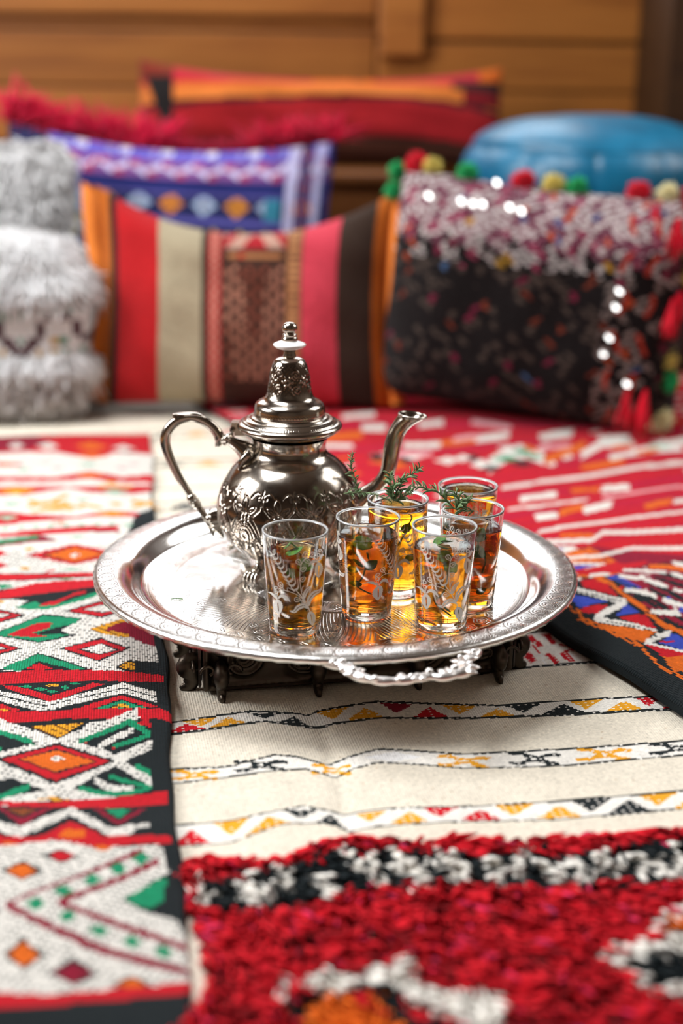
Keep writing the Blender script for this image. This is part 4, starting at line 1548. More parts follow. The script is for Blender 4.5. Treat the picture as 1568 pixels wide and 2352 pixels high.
def stitch_left(col, I, J, U, V):
    """white knots in pairs with the dark warp between them"""
    w = np.abs(col - np.array(PAL['w'], np.float32)).sum(1) < .02
    hole = w & ((I + 2 * J) % 5 == 0) & (rng.random(len(I)) < .62) & (V < .45)
    col = col.copy(); col[hole] = np.array((.10, .105, .10))
    gold = np.abs(col - np.array(PAL['y'], np.float32)).sum(1) < .02
    h2 = gold & ((I + J) % 4 == 0) & (rng.random(len(I)) < .7) & (V < .4)
    col[h2] = np.array((.10, .03, .01))
    return col
def stitch_white(col, I, J, U, V):
    col = col.copy()
    for k in 'yrk':
        q = np.abs(col - np.array(PAL[k], np.float32)).sum(1) < .02
        h = q & ((I % 3) == 0) & ((J % 3) == 0) & (rng.random(len(I)) < .7)
        col[h] = PAL['w']
    base = np.abs(col - np.array(PAL['l'], np.float32)).sum(1) < .02
    n = np.sin(U * 71 + 3 * np.sin(V * 39)) * np.sin(V * 97 + 2 * np.sin(U * 53)) * .5
    col[base] *= (1 + .05 * n[base])[:, None]
    fl = base & (rng.random(len(I)) < .003)
    col[fl] = np.array((.56, .45, .33))
    return col
def edge_left(U, V):
    k = np.clip((U + .10) / .10, 0, 1)
    return U + k * (.0022 * np.sin(V * 17) + .0010 * np.sin(V * 53 + 1))

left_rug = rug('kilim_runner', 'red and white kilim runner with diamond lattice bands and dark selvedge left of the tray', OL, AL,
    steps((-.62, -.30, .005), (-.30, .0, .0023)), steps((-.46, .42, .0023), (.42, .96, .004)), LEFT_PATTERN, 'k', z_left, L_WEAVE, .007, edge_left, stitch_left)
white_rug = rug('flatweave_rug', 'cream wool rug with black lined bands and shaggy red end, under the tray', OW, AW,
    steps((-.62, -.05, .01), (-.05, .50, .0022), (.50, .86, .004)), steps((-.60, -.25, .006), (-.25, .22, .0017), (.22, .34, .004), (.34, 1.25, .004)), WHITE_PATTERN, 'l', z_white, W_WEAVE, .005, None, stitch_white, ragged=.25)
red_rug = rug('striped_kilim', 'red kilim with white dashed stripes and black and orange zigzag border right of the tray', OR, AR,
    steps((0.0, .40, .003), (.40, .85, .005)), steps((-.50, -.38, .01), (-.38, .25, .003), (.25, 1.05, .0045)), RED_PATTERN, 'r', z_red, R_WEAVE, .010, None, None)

# shaggy end of the cream rug: single tufts of pile
def tufts(name, roots, dirs, length, radius, col, mat, parent=None, droop=.5, kind='stuff', loc=None, curl=0.0):
    n = len(roots); D = dirs / np.linalg.norm(dirs, axis=1)[:, None]
    L = np.broadcast_to(length, n).astype(float); Rr = np.broadcast_to(radius, n).astype(float)
    up = np.array([0, 0, 1.0]); A = np.cross(D, up) + 1e-6; A /= np.linalg.norm(A, axis=1)[:, None]; B = np.cross(D, A)
    V = np.zeros((n, 10, 3)); ph = rng.random(n) * 6.28; cu = rng.normal(0, 1, (n, 2)) * curl
    for k, (t, w) in enumerate(((0, 1.0), (.45, 1.15), (.8, .8))):
        c = roots + D * (L * t)[:, None]; c[:, 2] -= droop * L * t * t
        c += (A * cu[:, :1] + B * cu[:, 1:]) * (L * t * t)[:, None]
        for q in range(3):
            a = ph + q * 2.094
            V[:, k * 3 + q] = c + (A * np.cos(a)[:, None] + B * np.sin(a)[:, None]) * (Rr * w)[:, None]
    c = roots + D * L[:, None]; c[:, 2] -= droop * L
    c += (A * cu[:, :1] + B * cu[:, 1:]) * L[:, None]
    V[:, 9] = c
    f4 = []; f3 = []
    for k in range(2):
        for q in range(3): f4.append((k * 3 + q, k * 3 + (q + 1) % 3, k * 3 + 3 + (q + 1) % 3, k * 3 + 3 + q))
    for q in range(3): f3.append((6 + q, 6 + (q + 1) % 3, 9))
    o4 = (np.array(f4)[None] + 10 * np.arange(n)[:, None, None]).reshape(-1, 4); o3 = (np.array(f3)[None] + 10 * np.arange(n)[:, None, None]).reshape(-1, 3)
    C = np.broadcast_to(col, (n, 3))
    fc = np.vstack([np.repeat(C, 6, 0), np.repeat(C, 3, 0)])
    return mesh_np(name, V.reshape(-1, 3), [o4, o3], mat, parent, loc, True, fc, kind)

PILE = wool('shag_pile_wool', wob=.22, weave=False, sheen=.05)
def build_pile():
    s = .0035
    uu, vv = np.meshgrid(np.arange(-.045, .80, s), np.arange(-.46, -.10, s))
    u = uu.ravel() + rng.normal(0, s * .35, uu.size); v = vv.ravel() + rng.normal(0, s * .35, uu.size)
    col, idx = raster(u * 1000, v * 1000 , PILE_PATTERN, 'l')
    keep = idx >= 0
    u, v, col, idx = u[keep], v[keep], col[keep], idx[keep]
    n = len(u)
    red = np.abs(col - np.array(PAL['r'], np.float32)).sum(1) < .02
    col = col * (1 + rng.normal(0, .07, n))[:, None]
    dk = red & (rng.random(n) < .05); col[dk] *= np.array((.35, .4, .5))
    patch = (np.sin(u * 60 + 2 * np.sin(v * 45)) * np.sin(v * 80 + 1.5 * np.sin(u * 38)) > .45) & red
    col[patch & (rng.random(n) < .5)] *= .40
    pk = red & (rng.random(n) < .05); col[pk] = col[pk] + np.array((.1, .02, .08))
    roots = np.stack([u, v, np.full(n, .003)], 1)
    cl = np.sin(u * 110 + 2 * np.sin(v * 60)) * .25
    d = np.stack([.22 + cl + rng.normal(0, .13, n), rng.normal(-.75, .14, n), rng.normal(.62, .12, n)], 1)
    ln = np.where(red, rng.normal(.027, .005, n), rng.normal(.025, .004, n))
    wh = col[:, 1] > .5
    return tufts('shag_pile', roots, d, ln, np.where(wh, .0026, .0019) * rng.normal(1, .12, n), np.clip(col, .003, .95), PILE, white_rug, .28, curl=.07)
build_pile()

# ================================================================== tray on its stand
TZ = .068
TC = (-.005, 1.262)
def polar(m):
    x, y, z = m.xyz()
    return x, y, z, (x * x + y * y).sqrt(), y.atan2(x)
def silver_tray():
    m = Mat('engraved_silver')
    x, y, z, r, a = polar(m)
    def cell(n, off=0.0):                       # position across one of n equal sectors, -0.5 .. 0.5
        return (a * (n / (2 * math.pi)) + (off + 50.0)).fract() - .5
    def lines(ph, w=.35): return ((ph * (2 * math.pi)).sin() * .5 + .5).step(1 - w, 1.0)
    h = None
    def addh(mask, q):
        nonlocal h
        q = mask * q
        h = q if h is None else h + q
    # centre: flower rosettes round a plain disc
    p = cell(8); lx = p * (2 * math.pi * .044 / 8); ly = r - .040
    d = (lx * lx + ly * ly).sqrt(); f = ly.atan2(lx)
    addh(r.band(.028, .054) * d.lt(.0095), lines(d * 420) * .7 + lines(f * (10 / 6.2832), .3) * d.band(.003, .008) * .7)
    addh(r.lt(.026), lines(a * (12 / 6.2832) + r * 20, .25) * r.band(.006, .024) * .6)
    # ring of curls and punched dots
    q = cell(15); lx = q * (2 * math.pi * .069 / 15); ly = r - .069
    d = (lx * lx + ly * ly).sqrt(); f = ly.atan2(lx)
    addh(r.band(.057, .083) * d.lt(.0125), lines(d * 330 + f * (1 / 6.2832), .4) * .9)
    addh(r.band(.057, .083) * d.gt(.0125), ((x * 2600).sin() * (y * 2600).sin()).step(.1, .8) * .6)
    # palmette fans: strokes that leave an inner scalloped line and curl outwards
    s = cell(12); ss = s.abs(); e = (r - .087) * (1 / .064)
    fan = r.band(.0875, .1515)
    addh(fan * (e + ss * ss * 1.6).gt(.14), lines(ss * 17 - e * e * 2.4 - e * .4, .32) * (1.25 - e).step(.0, .5) * .9)
    addh(fan, ((e - .10 + ss * ss * 1.2).abs()).lt(.022) * .9)
    s3 = cell(12, .5); s4 = s3.abs(); lx = s3 * (2 * math.pi * .130 / 12); ly = r - .128
    d = (lx * lx + ly * ly * .45).sqrt(); f = ly.atan2(lx)
    addh(fan * d.lt(.0105), lines(d * 500 + (f * 2).cos() * .25, .4) * .9)
    s5 = cell(24, .25); lx = s5 * (2 * math.pi * .145 / 24); ly = r - .1455
    addh(fan * (lx * lx + ly * ly).sqrt().lt(.0055), lines((lx * lx + ly * ly).sqrt() * 420, .4) * .8)
    # outer ring of small blossoms
    t = cell(52); lx = t * (2 * math.pi * .164 / 52); ly = r - .164
    d = (lx * lx + ly * ly).sqrt(); f = ly.atan2(lx)
    addh(r.band(.154, .174), lines(d * 300 + (f * 5).sin() * .18, .35) * d.lt(.0085) * .8)
    # scrolls on the rim
    k = cell(68); lx = k * (2 * math.pi * .2135 / 68); ly = r - .2135
    d = (lx * lx + ly * ly).sqrt(); f = ly.atan2(lx)
    addh(r.band(.2055, .2215), lines(d * 380 - f * (1 / 6.2832) + k * 1.6, .5) * d.lt(.0105) * 1.3)
    addh(r.band(.2055, .2215) * d.gt(.0080), ((a * 420).sin() * (r * 2400).sin()).step(-.1, .7) * .6)
    for c, w in ((.0555, .0007), (.0845, .0007), (.0862, .0004), (.1525, .0006), (.1755, .0007), (.1775, .0004), (.2045, .0006), (.2225, .0006)):
        addh((r - c).abs().lt(w), r * 0 + 1.0)
    n = m.noise(70, 4, .6); big = m.noise(9, 3)
    m.bump(h * -1.0 + n * .04, .0010, .9)
    m.set(color=m.mix(h.step(.1, 1.0) * .8, (.92, .905, .88), (.40, .38, .35)), metal=1.0, rough=(n * .10 + .07) + big * .04 + r.step(.203, .206) * .12)
    return m.m
SILVER = silver_tray()
def silver(name, col=(.80, .775, .73), r0=.12, r1=.14, dark=0.0):
    m = Mat(name); n = m.noise(160, 4, .65); b = m.noise(26, 3)
    c = m.mix(b.step(.45, .75) * .5, col, tuple(np.array(col) * (.62, .58, .52)))
    if dark: c = m.mix(m.attr(), (.16, .12, .09), c)
    m.set(color=c, metal=1.0, rough=n * r1 + r0)
    m.bump(n, .0002, .35)
    return m.m
POT = silver('teapot_silver', (.47, .425, .37), .10, .13)
POT_E = silver('embossed_teapot_silver', (.47, .425, .37), .10, .13, .8)
CAST = silver('cast_silver', (.92, .90, .885), .26, .15)
BRONZE = silver('blackened_metal', (.07, .057, .045), .28, .25)

tprof = [(0, .0), (.02, 0), (.06, 0), (.10, 0), (.14, 0), (.165, 0), (.1745, .0001), (.1768, .0012), (.179, .0003), (.1805, .0010), (.183, .0034), (.187, .0080), (.192, .0128), (.198, .0160), (.2015, .0171), (.2035, .0176), (.207, .0177), (.214, .0174), (.220, .0166), (.2235, .0157), (.2252, .0144), (.2260, .0128), (.2256, .0112), (.2240, .0104), (.2220, .0112), (.214, .0150), (.205, .0156), (.198, .0140), (.187, .0060), (.181, -.0005), (.17, -.0022), (.1, -.0022), (0, -.0022)]
tray = lathe('tray', smooth_profile(tprof, 120), SILVER, 256, None, (TC[0], TC[1], TZ), relief=lambda th, P: np.where((P[:, 0] > .2225)[:, None], .0004 * np.sin(th * 90)[None], 0) * np.ones((len(P), 1)))
tag(tray, 'large round engraved silver tray with scrolled rim and cast handle', 'tray')
def tray_handle(rot):
    m = MB()
    pts = np.array([(-.0149, 1.0453), (.0036, 1.0347), (.0121, 1.0203), (.0220, 1.0130), (.0339, 1.0091), (.0509, 1.0115), (.0612, 1.0150), (.0700, 1.0200), (.0781, 1.0175), (.0887, 1.0222), (.0985, 1.0309), (.0985, 1.0480), (.1122, 1.0660)])
    P = np.hstack([pts - np.array(TC), np.full((len(pts), 1), .010)])
    P[0, 2] = P[-1, 2] = .0105
    q = smooth_profile(P, 70)
    s = np.linspace(0, 1, 70)
    r = .0034 + .0011 * np.abs(np.sin(s * 31)) + .0012 * np.exp(-((s - .2) / .06) ** 2) + .0022 * np.exp(-((s - .78) / .07) ** 2) + .0012 * np.exp(-((s - .08) / .05) ** 2)
    m.tube(q, r, k=10, flat=.8, up=(0, 0, 1))
    rg = np.random.default_rng(3)
    for t in np.concatenate([np.linspace(.03, .28, 16), np.linspace(.36, .58, 9), np.linspace(.68, .98, 18)]):
        i = int(t * 69); c = q[i] + rg.normal(0, 1, 3) * (.0022, .0022, .0014) + (0, 0, .002)
        m.sphere(c, rg.uniform(.0020, .0036), 8, 6, (1, 1, .8))
    def leaf(i, dx, dy, l):
        b = q[i] + (0, 0, .002); m.tube([b, b + np.array((dx, dy, .004)) * l * .6, b + np.array((dx, dy, .001)) * l], [.0028, .0036, .0006], k=8, n=10, flat=.5, up=(0, 0, 1))
    for i, dx, dy in ((3, -.6, .8), (8, -.9, .35), (10, .3, 1.0), (12, -.2, .9), (14, .8, .3), (16, -.9, -.1), (30, .2, .8), (34, .7, .5), (46, -.6, .7), (47, -.2, 1), (52, .9, -.5), (55, 1, -.2), (58, -.8, .3), (61, 1, .2), (63, .9, .5), (66, -.7, .6)): leaf(i, dx, dy, .012)
    for e in (q[0], q[-1]):
        d = -e * np.array((1, 1, 0)); d /= np.linalg.norm(d)
        m.tube([e, e + d * .007 + (0, 0, .0012), e + d * .014 + (0, 0, .0028)], [.0045, .0050, .002], k=8, n=8, flat=.5, up=(0, 0, 1))
    o = m.build('handle', CAST, tray)
    o.rotation_euler = (0, 0, rot)
    return o
tray_handle(0.0)
tray_handle(math.pi)

# low square stand under the tray, its sides carved with scrolls
stand = empty('tray_stand', (-.008, 1.300, .0055), rad(11), 'low square dark metal stand with carved scroll panels and small feet, under the silver tray', 'stand')
SW = .140
def carved_panel(k):
    nu, nv = 150, 44
    u = np.linspace(-SW, SW, nu); z = np.linspace(.006, .058, nv); U, Z = np.meshgrid(u, z)
    H = np.zeros_like(U)
    for cx_, cz_, r_, sg in ((-.105, .034, .021, 1), (-.050, .032, .024, -1), (.005, .034, .021, 1), (.058, .032, .024, -1), (.108, .034, .021, 1)):
        d = np.hypot(U - cx_, Z - cz_); f = np.arctan2(Z - cz_, (U - cx_) * sg)
        H = np.maximum(H, (d < r_) * (.35 + .65 * np.clip(np.sin(d * 820 - f * 1.0), 0, 1)) * .0055 * np.clip((r_ - d) / .004, 0, 1))
        H = np.maximum(H, .006 * np.exp(-(d / .0042) ** 2))
        for q in range(5):
            a = .5 + q * .55; x0, z0 = cx_ + sg * (r_ + .002) * math.cos(a), cz_ + (r_ - .002) * math.sin(a) - .004
            H = np.maximum(H, .0045 * np.exp(-(((U - x0) * math.cos(a) + (Z - z0) * math.sin(a)) / .007) ** 2 - ((-(U - x0) * math.sin(a) + (Z - z0) * math.cos(a)) / .0022) ** 2))
    H += .0028 * (np.exp(-((Z - .0575) / .002) ** 2) + np.exp(-((Z - .0075) / .002) ** 2)) * (.75 + .25 * np.sin(U * 900))
    for e in (-SW + .003, SW - .003): H = np.maximum(H, .004 * np.exp(-((U - e) / .003) ** 2))
    V = np.stack([U, -SW - H, Z], -1).reshape(-1, 3)
    b = np.stack([U, np.full_like(U, -SW + .006), Z], -1)[[0, -1]][:, [0, -1]].reshape(-1, 3)
    o = mesh_np('carved_panel', np.vstack([V, b]), [grid_faces(nu, nv)], BRONZE, stand)
    o.rotation_euler = (0, 0, k * math.pi / 2)
for k in range(4): carved_panel(k)
bevel_box('top_plate', (-SW - .004, -SW - .004, .0575), (SW + .004, SW + .004, .0612), BRONZE, stand, None, .001)
bevel_box('core', (-SW + .001, -SW + .001, .002), (SW - .001, SW - .001, .0580), BRONZE, stand, None, .001)
for k in range(4):
    for t in (-.125, -.040, .050, .125):
        m = MB(); c, s_ = math.cos(k * math.pi / 2), math.sin(k * math.pi / 2)
        def W(x, y, z): return (x * c - y * s_, x * s_ + y * c, z)
        m.tube([W(t, -SW - .002, .030), W(t, -SW - .010, .022), W(t, -SW - .008, .010), W(t, -SW - .012, .002), W(t, -SW - .018, .0018)], [.006, .012, .008, .0065, .0035], k=10, n=20, flat=.6, up=(c, s_, 0))
        for sg in (-1, 1):
            th = np.linspace(0, 4.4, 14)
            m.tube([W(t + sg * (.010 + (.008 - .0014 * q) * math.cos(q)), -SW - .008, .024 + (.008 - .0014 * q) * math.sin(q)) for q in th], .0016, k=6, up=(-s_, c, 0))
        m.build('foot', BRONZE, stand)

# ================================================================== teapot
PC = (-.050, 1.305)
pot = empty('teapot', (PC[0], PC[1], TZ + .0003), 0, 'embossed silver teapot with domed lid, curved handle and swan neck spout', 'teapot')
def pz(cy): return .1388 - (cy - 588) * .000184
def pr_(r): return r / 5600
bprof = [(205, 650), (197, 672), (193, 700), (200, 728), (222, 752), (256, 775), (288, 802), (315, 832), (345, 880), (373, 940), (389, 1000), (391, 1060), (381, 1112), (352, 1170), (316, 1212), (272, 1252), (212, 1288), (140, 1308), (60, 1314), (0, 1315)]
bp = smooth_profile([(pr_(r), pz(y)) for r, y in bprof], 230)
def pot_relief():
    """height map of one of the 13 repeats, mm from its middle against height, from drawn ridges"""
    n, per = 13, 48
    def cz(y): return pz(((1000 + y / 4.356) - 720) * 2.306) * 1000
    def cx(x): return (x - 1040) * .1016
    S = []          # (polyline mm, half width mm, height mm)
    def ln(pts, w=.55, h=.9, mirror=True):
        p = np.array([(cx(x), cz(y)) for x, y in pts])
        S.append((p, w, h))
        if mirror: S.append((p * (-1, 1), w, h))
    ln([(868, 478), (872, 520), (890, 570), (930, 610), (962, 640), (950, 680), (915, 730), (890, 790), (872, 850), (870, 900)], .75, 1.25)
    ln([(880, 880), (910, 800), (945, 740), (985, 700)], .45, .8)
    ln([(1000, 470), (975, 440), (940, 420), (905, 425), (880, 450), (890, 480), (915, 480), (922, 460), (905, 452)], .4, .8)
    ln([(870, 400), (870, 440)], .5, .7)
    for t in np.linspace(0, 1, 13):                                       # beaded arch
        ang = math.pi * t; ln([(1040 + 95 * math.cos(ang), 850 - 120 * math.sin(ang))], .55, .7, False)
        ln([(1040 + 128 * math.cos(ang), 860 - 150 * math.sin(ang))], .4, .5, False)
    ln([(985, 880), (985, 820), (1005, 780), (1040, 765)], .6, .8)
    ln([(1040, 850)], 1.9, 1.0, False)
    for k in range(6):                                                    # blossom
        a = k * math.pi / 3 + .5; ln([(1040 + 46 * math.cos(a), 648 - 44 * math.sin(a))], 1.55, 1.2, False)
    ln([(1040, 648)], 1.2, .8, False)
    def petal(x0, y0, x1, y1, w, mirror):
        d = np.array((x1 - x0, y1 - y0), float); nrm = np.array((-d[1], d[0])) / np.linalg.norm(d) * w
        a = [(x0, y0)] + [tuple(np.array((x0, y0)) + d * t + nrm * math.sin(math.pi * t) ** .7) for t in np.linspace(.1, .9, 6)] + [(x1, y1)]
        b = [(x0, y0)] + [tuple(np.array((x0, y0)) + d * t - nrm * math.sin(math.pi * t) ** .7) for t in np.linspace(.1, .9, 6)] + [(x1, y1)]
        ln(a, .4, .9, mirror); ln(b, .4, .9, mirror); ln([(x0, y0), ((x0 + x1) / 2, (y0 + y1) / 2)], .8, .5, mirror)
    petal(1040, 590, 1020, 462, 34, False); petal(1020, 610, 925, 545, 22, True)
    # lower tier, half a repeat across
    for k in range(5):
        a = k * 2 * math.pi / 5; ln([(868 + 34 * math.cos(a), 930 - 30 * math.sin(a))], 1.1, .9)
    petal(868, 960, 868, 1050, 30, True); ln([(868, 1060), (900, 1110), (940, 1170), (950, 1230)], .6, .9); ln([(1040, 930), (1010, 1000), (1040, 1080)], .6, .8); ln([(960, 900), (955, 960), (985, 1030), (1040, 1110)], .45, .7)
    ln([(1040, 1120), (1040, 1260)], .8, .7, False); ln([(980, 1090), (1000, 1250)], .6, .6)
    half = 34.6 / 2
    ax = (np.arange(per) + .5) / per * 2 * half - half
    zz = bp[:, 1] * 1000
    A, Z = np.meshgrid(ax, zz)
    rr = np.clip(bp[:, 0] * 1000 / 71.0, .25, 1)[:, None]
    H = np.zeros_like(A)
    for p, w, h in S:
        for sh in (-2 * half, 0, 2 * half):
            q = p + (sh, 0); best = np.full(A.shape, 1e9)
            if len(q) == 1: best = np.hypot((A - q[0, 0]) * rr, Z - q[0, 1])
            for u, v in zip(q, q[1:]):
                d = v - u; t = np.clip(((A - u[0]) * d[0] + (Z - u[1]) * d[1]) / (d @ d + 1e-9), 0, 1)
                best = np.minimum(best, np.hypot((A - u[0] - d[0] * t) * rr, Z - u[1] - d[1] * t))
            H = np.maximum(H, h * np.exp(-(best / w) ** 2))
    env = np.clip((cz(385) - Z) / 1.5, 0, 1)
    ground = .10 * np.sin(A * 7) * np.sin(Z * 7) * np.clip((cz(700) - Z) / 8, 0, 1)
    return np.tile((H * 1.35 + ground) * env, (1, n)) / 1000, n * per
RH, RN = pot_relief()
sh = int(RN * .0)
def body_rel(th, P): return np.roll(RH, int(round((-90 + 20.5 - 13.85) / 360 * RN)), axis=1)
body = lathe('body', bp, POT_E, RN, pot, relief=body_rel)
def patina_shade(o, H, P, lo, hi, full=.00055):
    """tarnish and painted recess shade in the hollows of the embossing, one value per face"""
    zc = P[:, 1]; inz = np.clip((hi - zc) / .003, 0, 1) * np.clip((zc - lo) / .003, 0, 1)
    v = 1 - inz[:, None] * .75 * (1 - np.clip(H / full, 0, 1))
    v = np.minimum(v[:-1], v[1:]).ravel()
    a = o.data.attributes.new('Col', 'FLOAT_COLOR', 'FACE'); c = np.ones((len(o.data.polygons), 4), np.float32); c[:len(v), :3] = v[:, None]
    a.data.foreach_set('color', c.ravel())
patina_shade(body, body_rel(None, bp), bp, .012, pz(870), .0007)
# lid, its brim, rope moulding and embossed cone
lprof = [(0, 628), (150, 628), (200, 634), (240, 625), (262, 612), (275, 601), (278, 592), (276, 584), (268, 576), (258, 571), (252, 571), (246, 566), (232, 556), (222, 551), (214, 552), (206, 546), (198, 540), (190, 540), (185, 535), (186, 520), (186, 502), (183, 486), (176, 475), (165, 466), (150, 458), (138, 451), (127, 440), (118, 420), (112, 400), (105, 360), (100, 325), (95, 295), (88, 270), (78, 252), (62, 241), (40, 236), (20, 234), (0, 234)]
lp = smooth_profile([(pr_(r), pz(y)) for r, y in lprof], 190)
def lid_rel(th, P):
    z = P[:, 1][:, None]; r = P[:, 0][:, None]; top = r < pr_(200)
    rope = .00055 * np.abs(np.sin(th[None] * 36 + (z - pz(520)) * 1400)) * np.exp(-((z - pz(522)) / .0016) ** 2)
    n = 7; zc = pz(345); c = (th[None] * n / (2 * np.pi) + .32) % 1 - .5
    lx = c * 2 * np.pi * .0185 / n; ly = z - zc
    d = np.hypot(lx, ly); f = np.arctan2(ly, lx)
    blossom = .0011 * np.exp(-((d - .0022) / .0008) ** 2) + .0009 * np.exp(-(d / .0009) ** 2) + .0010 * np.clip(np.cos(f * 6), 0, 1) * np.exp(-((d - .0044) / .0012) ** 2)
    cc = (c + 1) % 1 - .5; lx2 = cc * 2 * np.pi * .0185 / n
    for zo in (-.0075, .0065):
        d2 = np.hypot(lx2, z - zc - zo); f2 = np.arctan2(z - zc - zo, lx2); blossom = blossom + .0008 * np.clip(np.sin(d2 * 2600 - f2), 0, 1) * (d2 < .0048)
    blossom = blossom + .0003 * np.clip(np.sin(lx * 1500) * np.sin(z * 1500), 0, 1) * (d > .006)
    band = np.clip((z - pz(425)) / .002, 0, 1) * np.clip((pz(262) - z) / .0015, 0, 1)
    beads = .0004 * np.abs(np.sin(th[None] * 60)) * np.exp(-((r - pr_(246)) / .0007) ** 2) * (z > pz(575))
    return (rope + blossom * band + beads) * np.where(top | (z > pz(580)), 1, 0)
lid = lathe('lid', lp, POT_E, 420, pot, relief=lid_rel)
patina_shade(lid, lid_rel(np.linspace(0, 2 * np.pi, 420, endpoint=False), lp), lp, pz(418), pz(262), .0008)
lathe('finial_stem', [(0, pz(240)), (pr_(36), pz(240)), (pr_(33), pz(226)), (pr_(29), pz(212)), (pr_(32), pz(198)), (pr_(24), pz(190)), (0, pz(190))], POT, 40, lid)
WHITE = Mat('white_glaze').set(color=(.86, .85, .82), rough=.25, coat=.4).m
lathe('finial_disc', smooth_profile([(0, pz(198)), (pr_(40), pz(196)), (pr_(70), pz(188)), (pr_(85), pz(176)), (pr_(86), pz(171)), (pr_(78), pz(166)), (pr_(45), pz(154)), (0, pz(148))], 30), WHITE, 48, lid)['label'] = 'thin white disc under the knob'
lathe('finial_knob', smooth_profile([(0, pz(156)), (pr_(34), pz(156)), (pr_(41), pz(146)), (pr_(39), pz(136)), (pr_(34), pz(130)), (pr_(38), pz(124)), (pr_(33), pz(117)), (pr_(22), pz(114)), (pr_(36), pz(104)), (pr_(40), pz(90)), (pr_(36), pz(74)), (pr_(22), pz(62)), (0, pz(58))], 50), POT, 40, lid)
def hp(cx, cy, dy=0.0): return ((cx - 750) / 5600, dy, pz(cy))
# handle
m = MB()
m.tube([hp(*p) for p in ((262, 1040), (232, 1000), (200, 945), (160, 880), (122, 800), (97, 730), (90, 680), (102, 632), (135, 592), (180, 565), (235, 556), (292, 572), (342, 606), (372, 645), (378, 680), (360, 712))],
       [.0030, .0032, .0034, .0038, .0043, .0047, .0049, .0048, .0047, .0047, .0047, .0046, .0047, .0050, .0046, .0012], k=14, n=80, flat=.8)
m.tube([hp(133, 541), hp(170, 540), hp(220, 538), hp(270, 541), hp(310, 560)], [.0015, .0042, .0050, .0042, .002], k=12, n=20, flat=.35, up=(0, 0, 1))
m.tube([hp(133, 541), hp(150, 556), hp(165, 575)], [.0012, .003, .004], k=10, n=8)
m.tube([hp(262, 1040), hp(300, 1095), hp(325, 1140), hp(338, 1200)], [.0032, .0034, .0040, .0008], k=12, n=20)
m.sphere(hp(224, 990), .0049, 12, 8); m.sphere(hp(236, 1010), .0054, 12, 8, (1, 1, .8)); m.sphere(hp(250, 1026), .0046, 12, 8)
for k in range(8):
    a = k * math.pi / 4; m.sphere(np.array(hp(236, 1010)) + np.array((.003 * math.cos(a), .0052 * math.sin(a), .0025 * math.cos(a))), .0016, 6, 5)
m.build('handle', POT, pot)
# joint at the neck: knuckles, branch and saw-toothed leaf
m = MB()
for c, r in (((403, 668), .0050), ((418, 662), .0064), ((428, 668), .0056)):
    V, f4, f3 = tube_arrays([hp(c[0] - 5, c[1] - 6), hp(c[0] + 5, c[1] + 6)], r, k=14, n=5); m.add(V, f4, f3)
for k in range(6):
    a = k * math.pi / 3; m.sphere(np.array(hp(425, 668)) + np.array((.0035 * math.cos(a), .0058 * math.sin(a), .0050 * math.cos(a))), .0019, 7, 5)
m.tube([hp(420, 668), hp(460, 690), hp(500, 715), hp(540, 745)], [.0040, .0058, .0085, .012], k=14, n=16)
for k in range(7):
    t = (k - 3) / 3; b = np.array(hp(500 + 12 * abs(t), 770)); b[1] = -.019 * t - .003; b[0] += .004 * (1 - abs(t))
    m.tube([b + (.006, 0, .010), b + (-.001, 0, .002), b + (-.0045, 0, -.0055)], [.0042, .0038, .0007], k=8, n=8, flat=.6)
m.build('handle_bracket', POT, pot)
m = MB()
for c, r in (((348, 1075), .0065), ((350, 1100), .0085), ((352, 1125), .0070)):
    m.tube([hp(c[0] - 22, c[1] + 6), hp(c[0] + 40, c[1] - 8)], r, k=14, n=6)
m.tube([hp(350, 1110), hp(362, 1150), hp(392, 1205)], [.0050, .0055, .0008], k=10, n=12)
m.tube([hp(300, 1100), hp(350, 1100), hp(400, 1090)], [.0042, .0070, .009], k=12, n=8)
m.build('handle_bracket', POT, pot)
# spout
m = MB()
left = [(1075, 955), (1120, 930), (1165, 905), (1208, 870), (1234, 820), (1243, 760), (1249, 700), (1262, 645), (1280, 600), (1302, 560), (1324, 530)]
right = [(1060, 1150), (1130, 1060), (1195, 985), (1250, 930), (1300, 870), (1325, 800), (1336, 730), (1348, 675), (1370, 624), (1410, 580), (1472, 546)]
PL = smooth_profile([hp(*p) for p in left], 56); PRr = smooth_profile([hp(*p) for p in right], 56)
k = 28; th = np.linspace(0, 2 * np.pi, k, endpoint=False); rings = []
for a, b in zip(PL, PRr):
    c, hv = (a + b) / 2, (b - a) / 2
    rings.append(c + np.cos(th)[:, None] * hv + np.sin(th)[:, None] * np.array((0, 1, 0)) * np.linalg.norm(hv) * .95)
end = rings[-1]; cen = end.mean(0); ax = np.array((.08, 0, 1.0))
inn = [cen + (end - cen) * f + ax * d for f, d in ((1.05, .0008), (1.04, .0019), (.95, .0022), (.90, .0012))]
for q, f in ((54, .86), (52, .82), (49, .80), (45, .78), (40, .76)): inn.append(rings[q].mean(0) + (rings[q] - rings[q].mean(0)) * f)
m.add(np.vstack(rings + inn), grid_faces(k, 65, True))
m.build('spout', POT, pot)
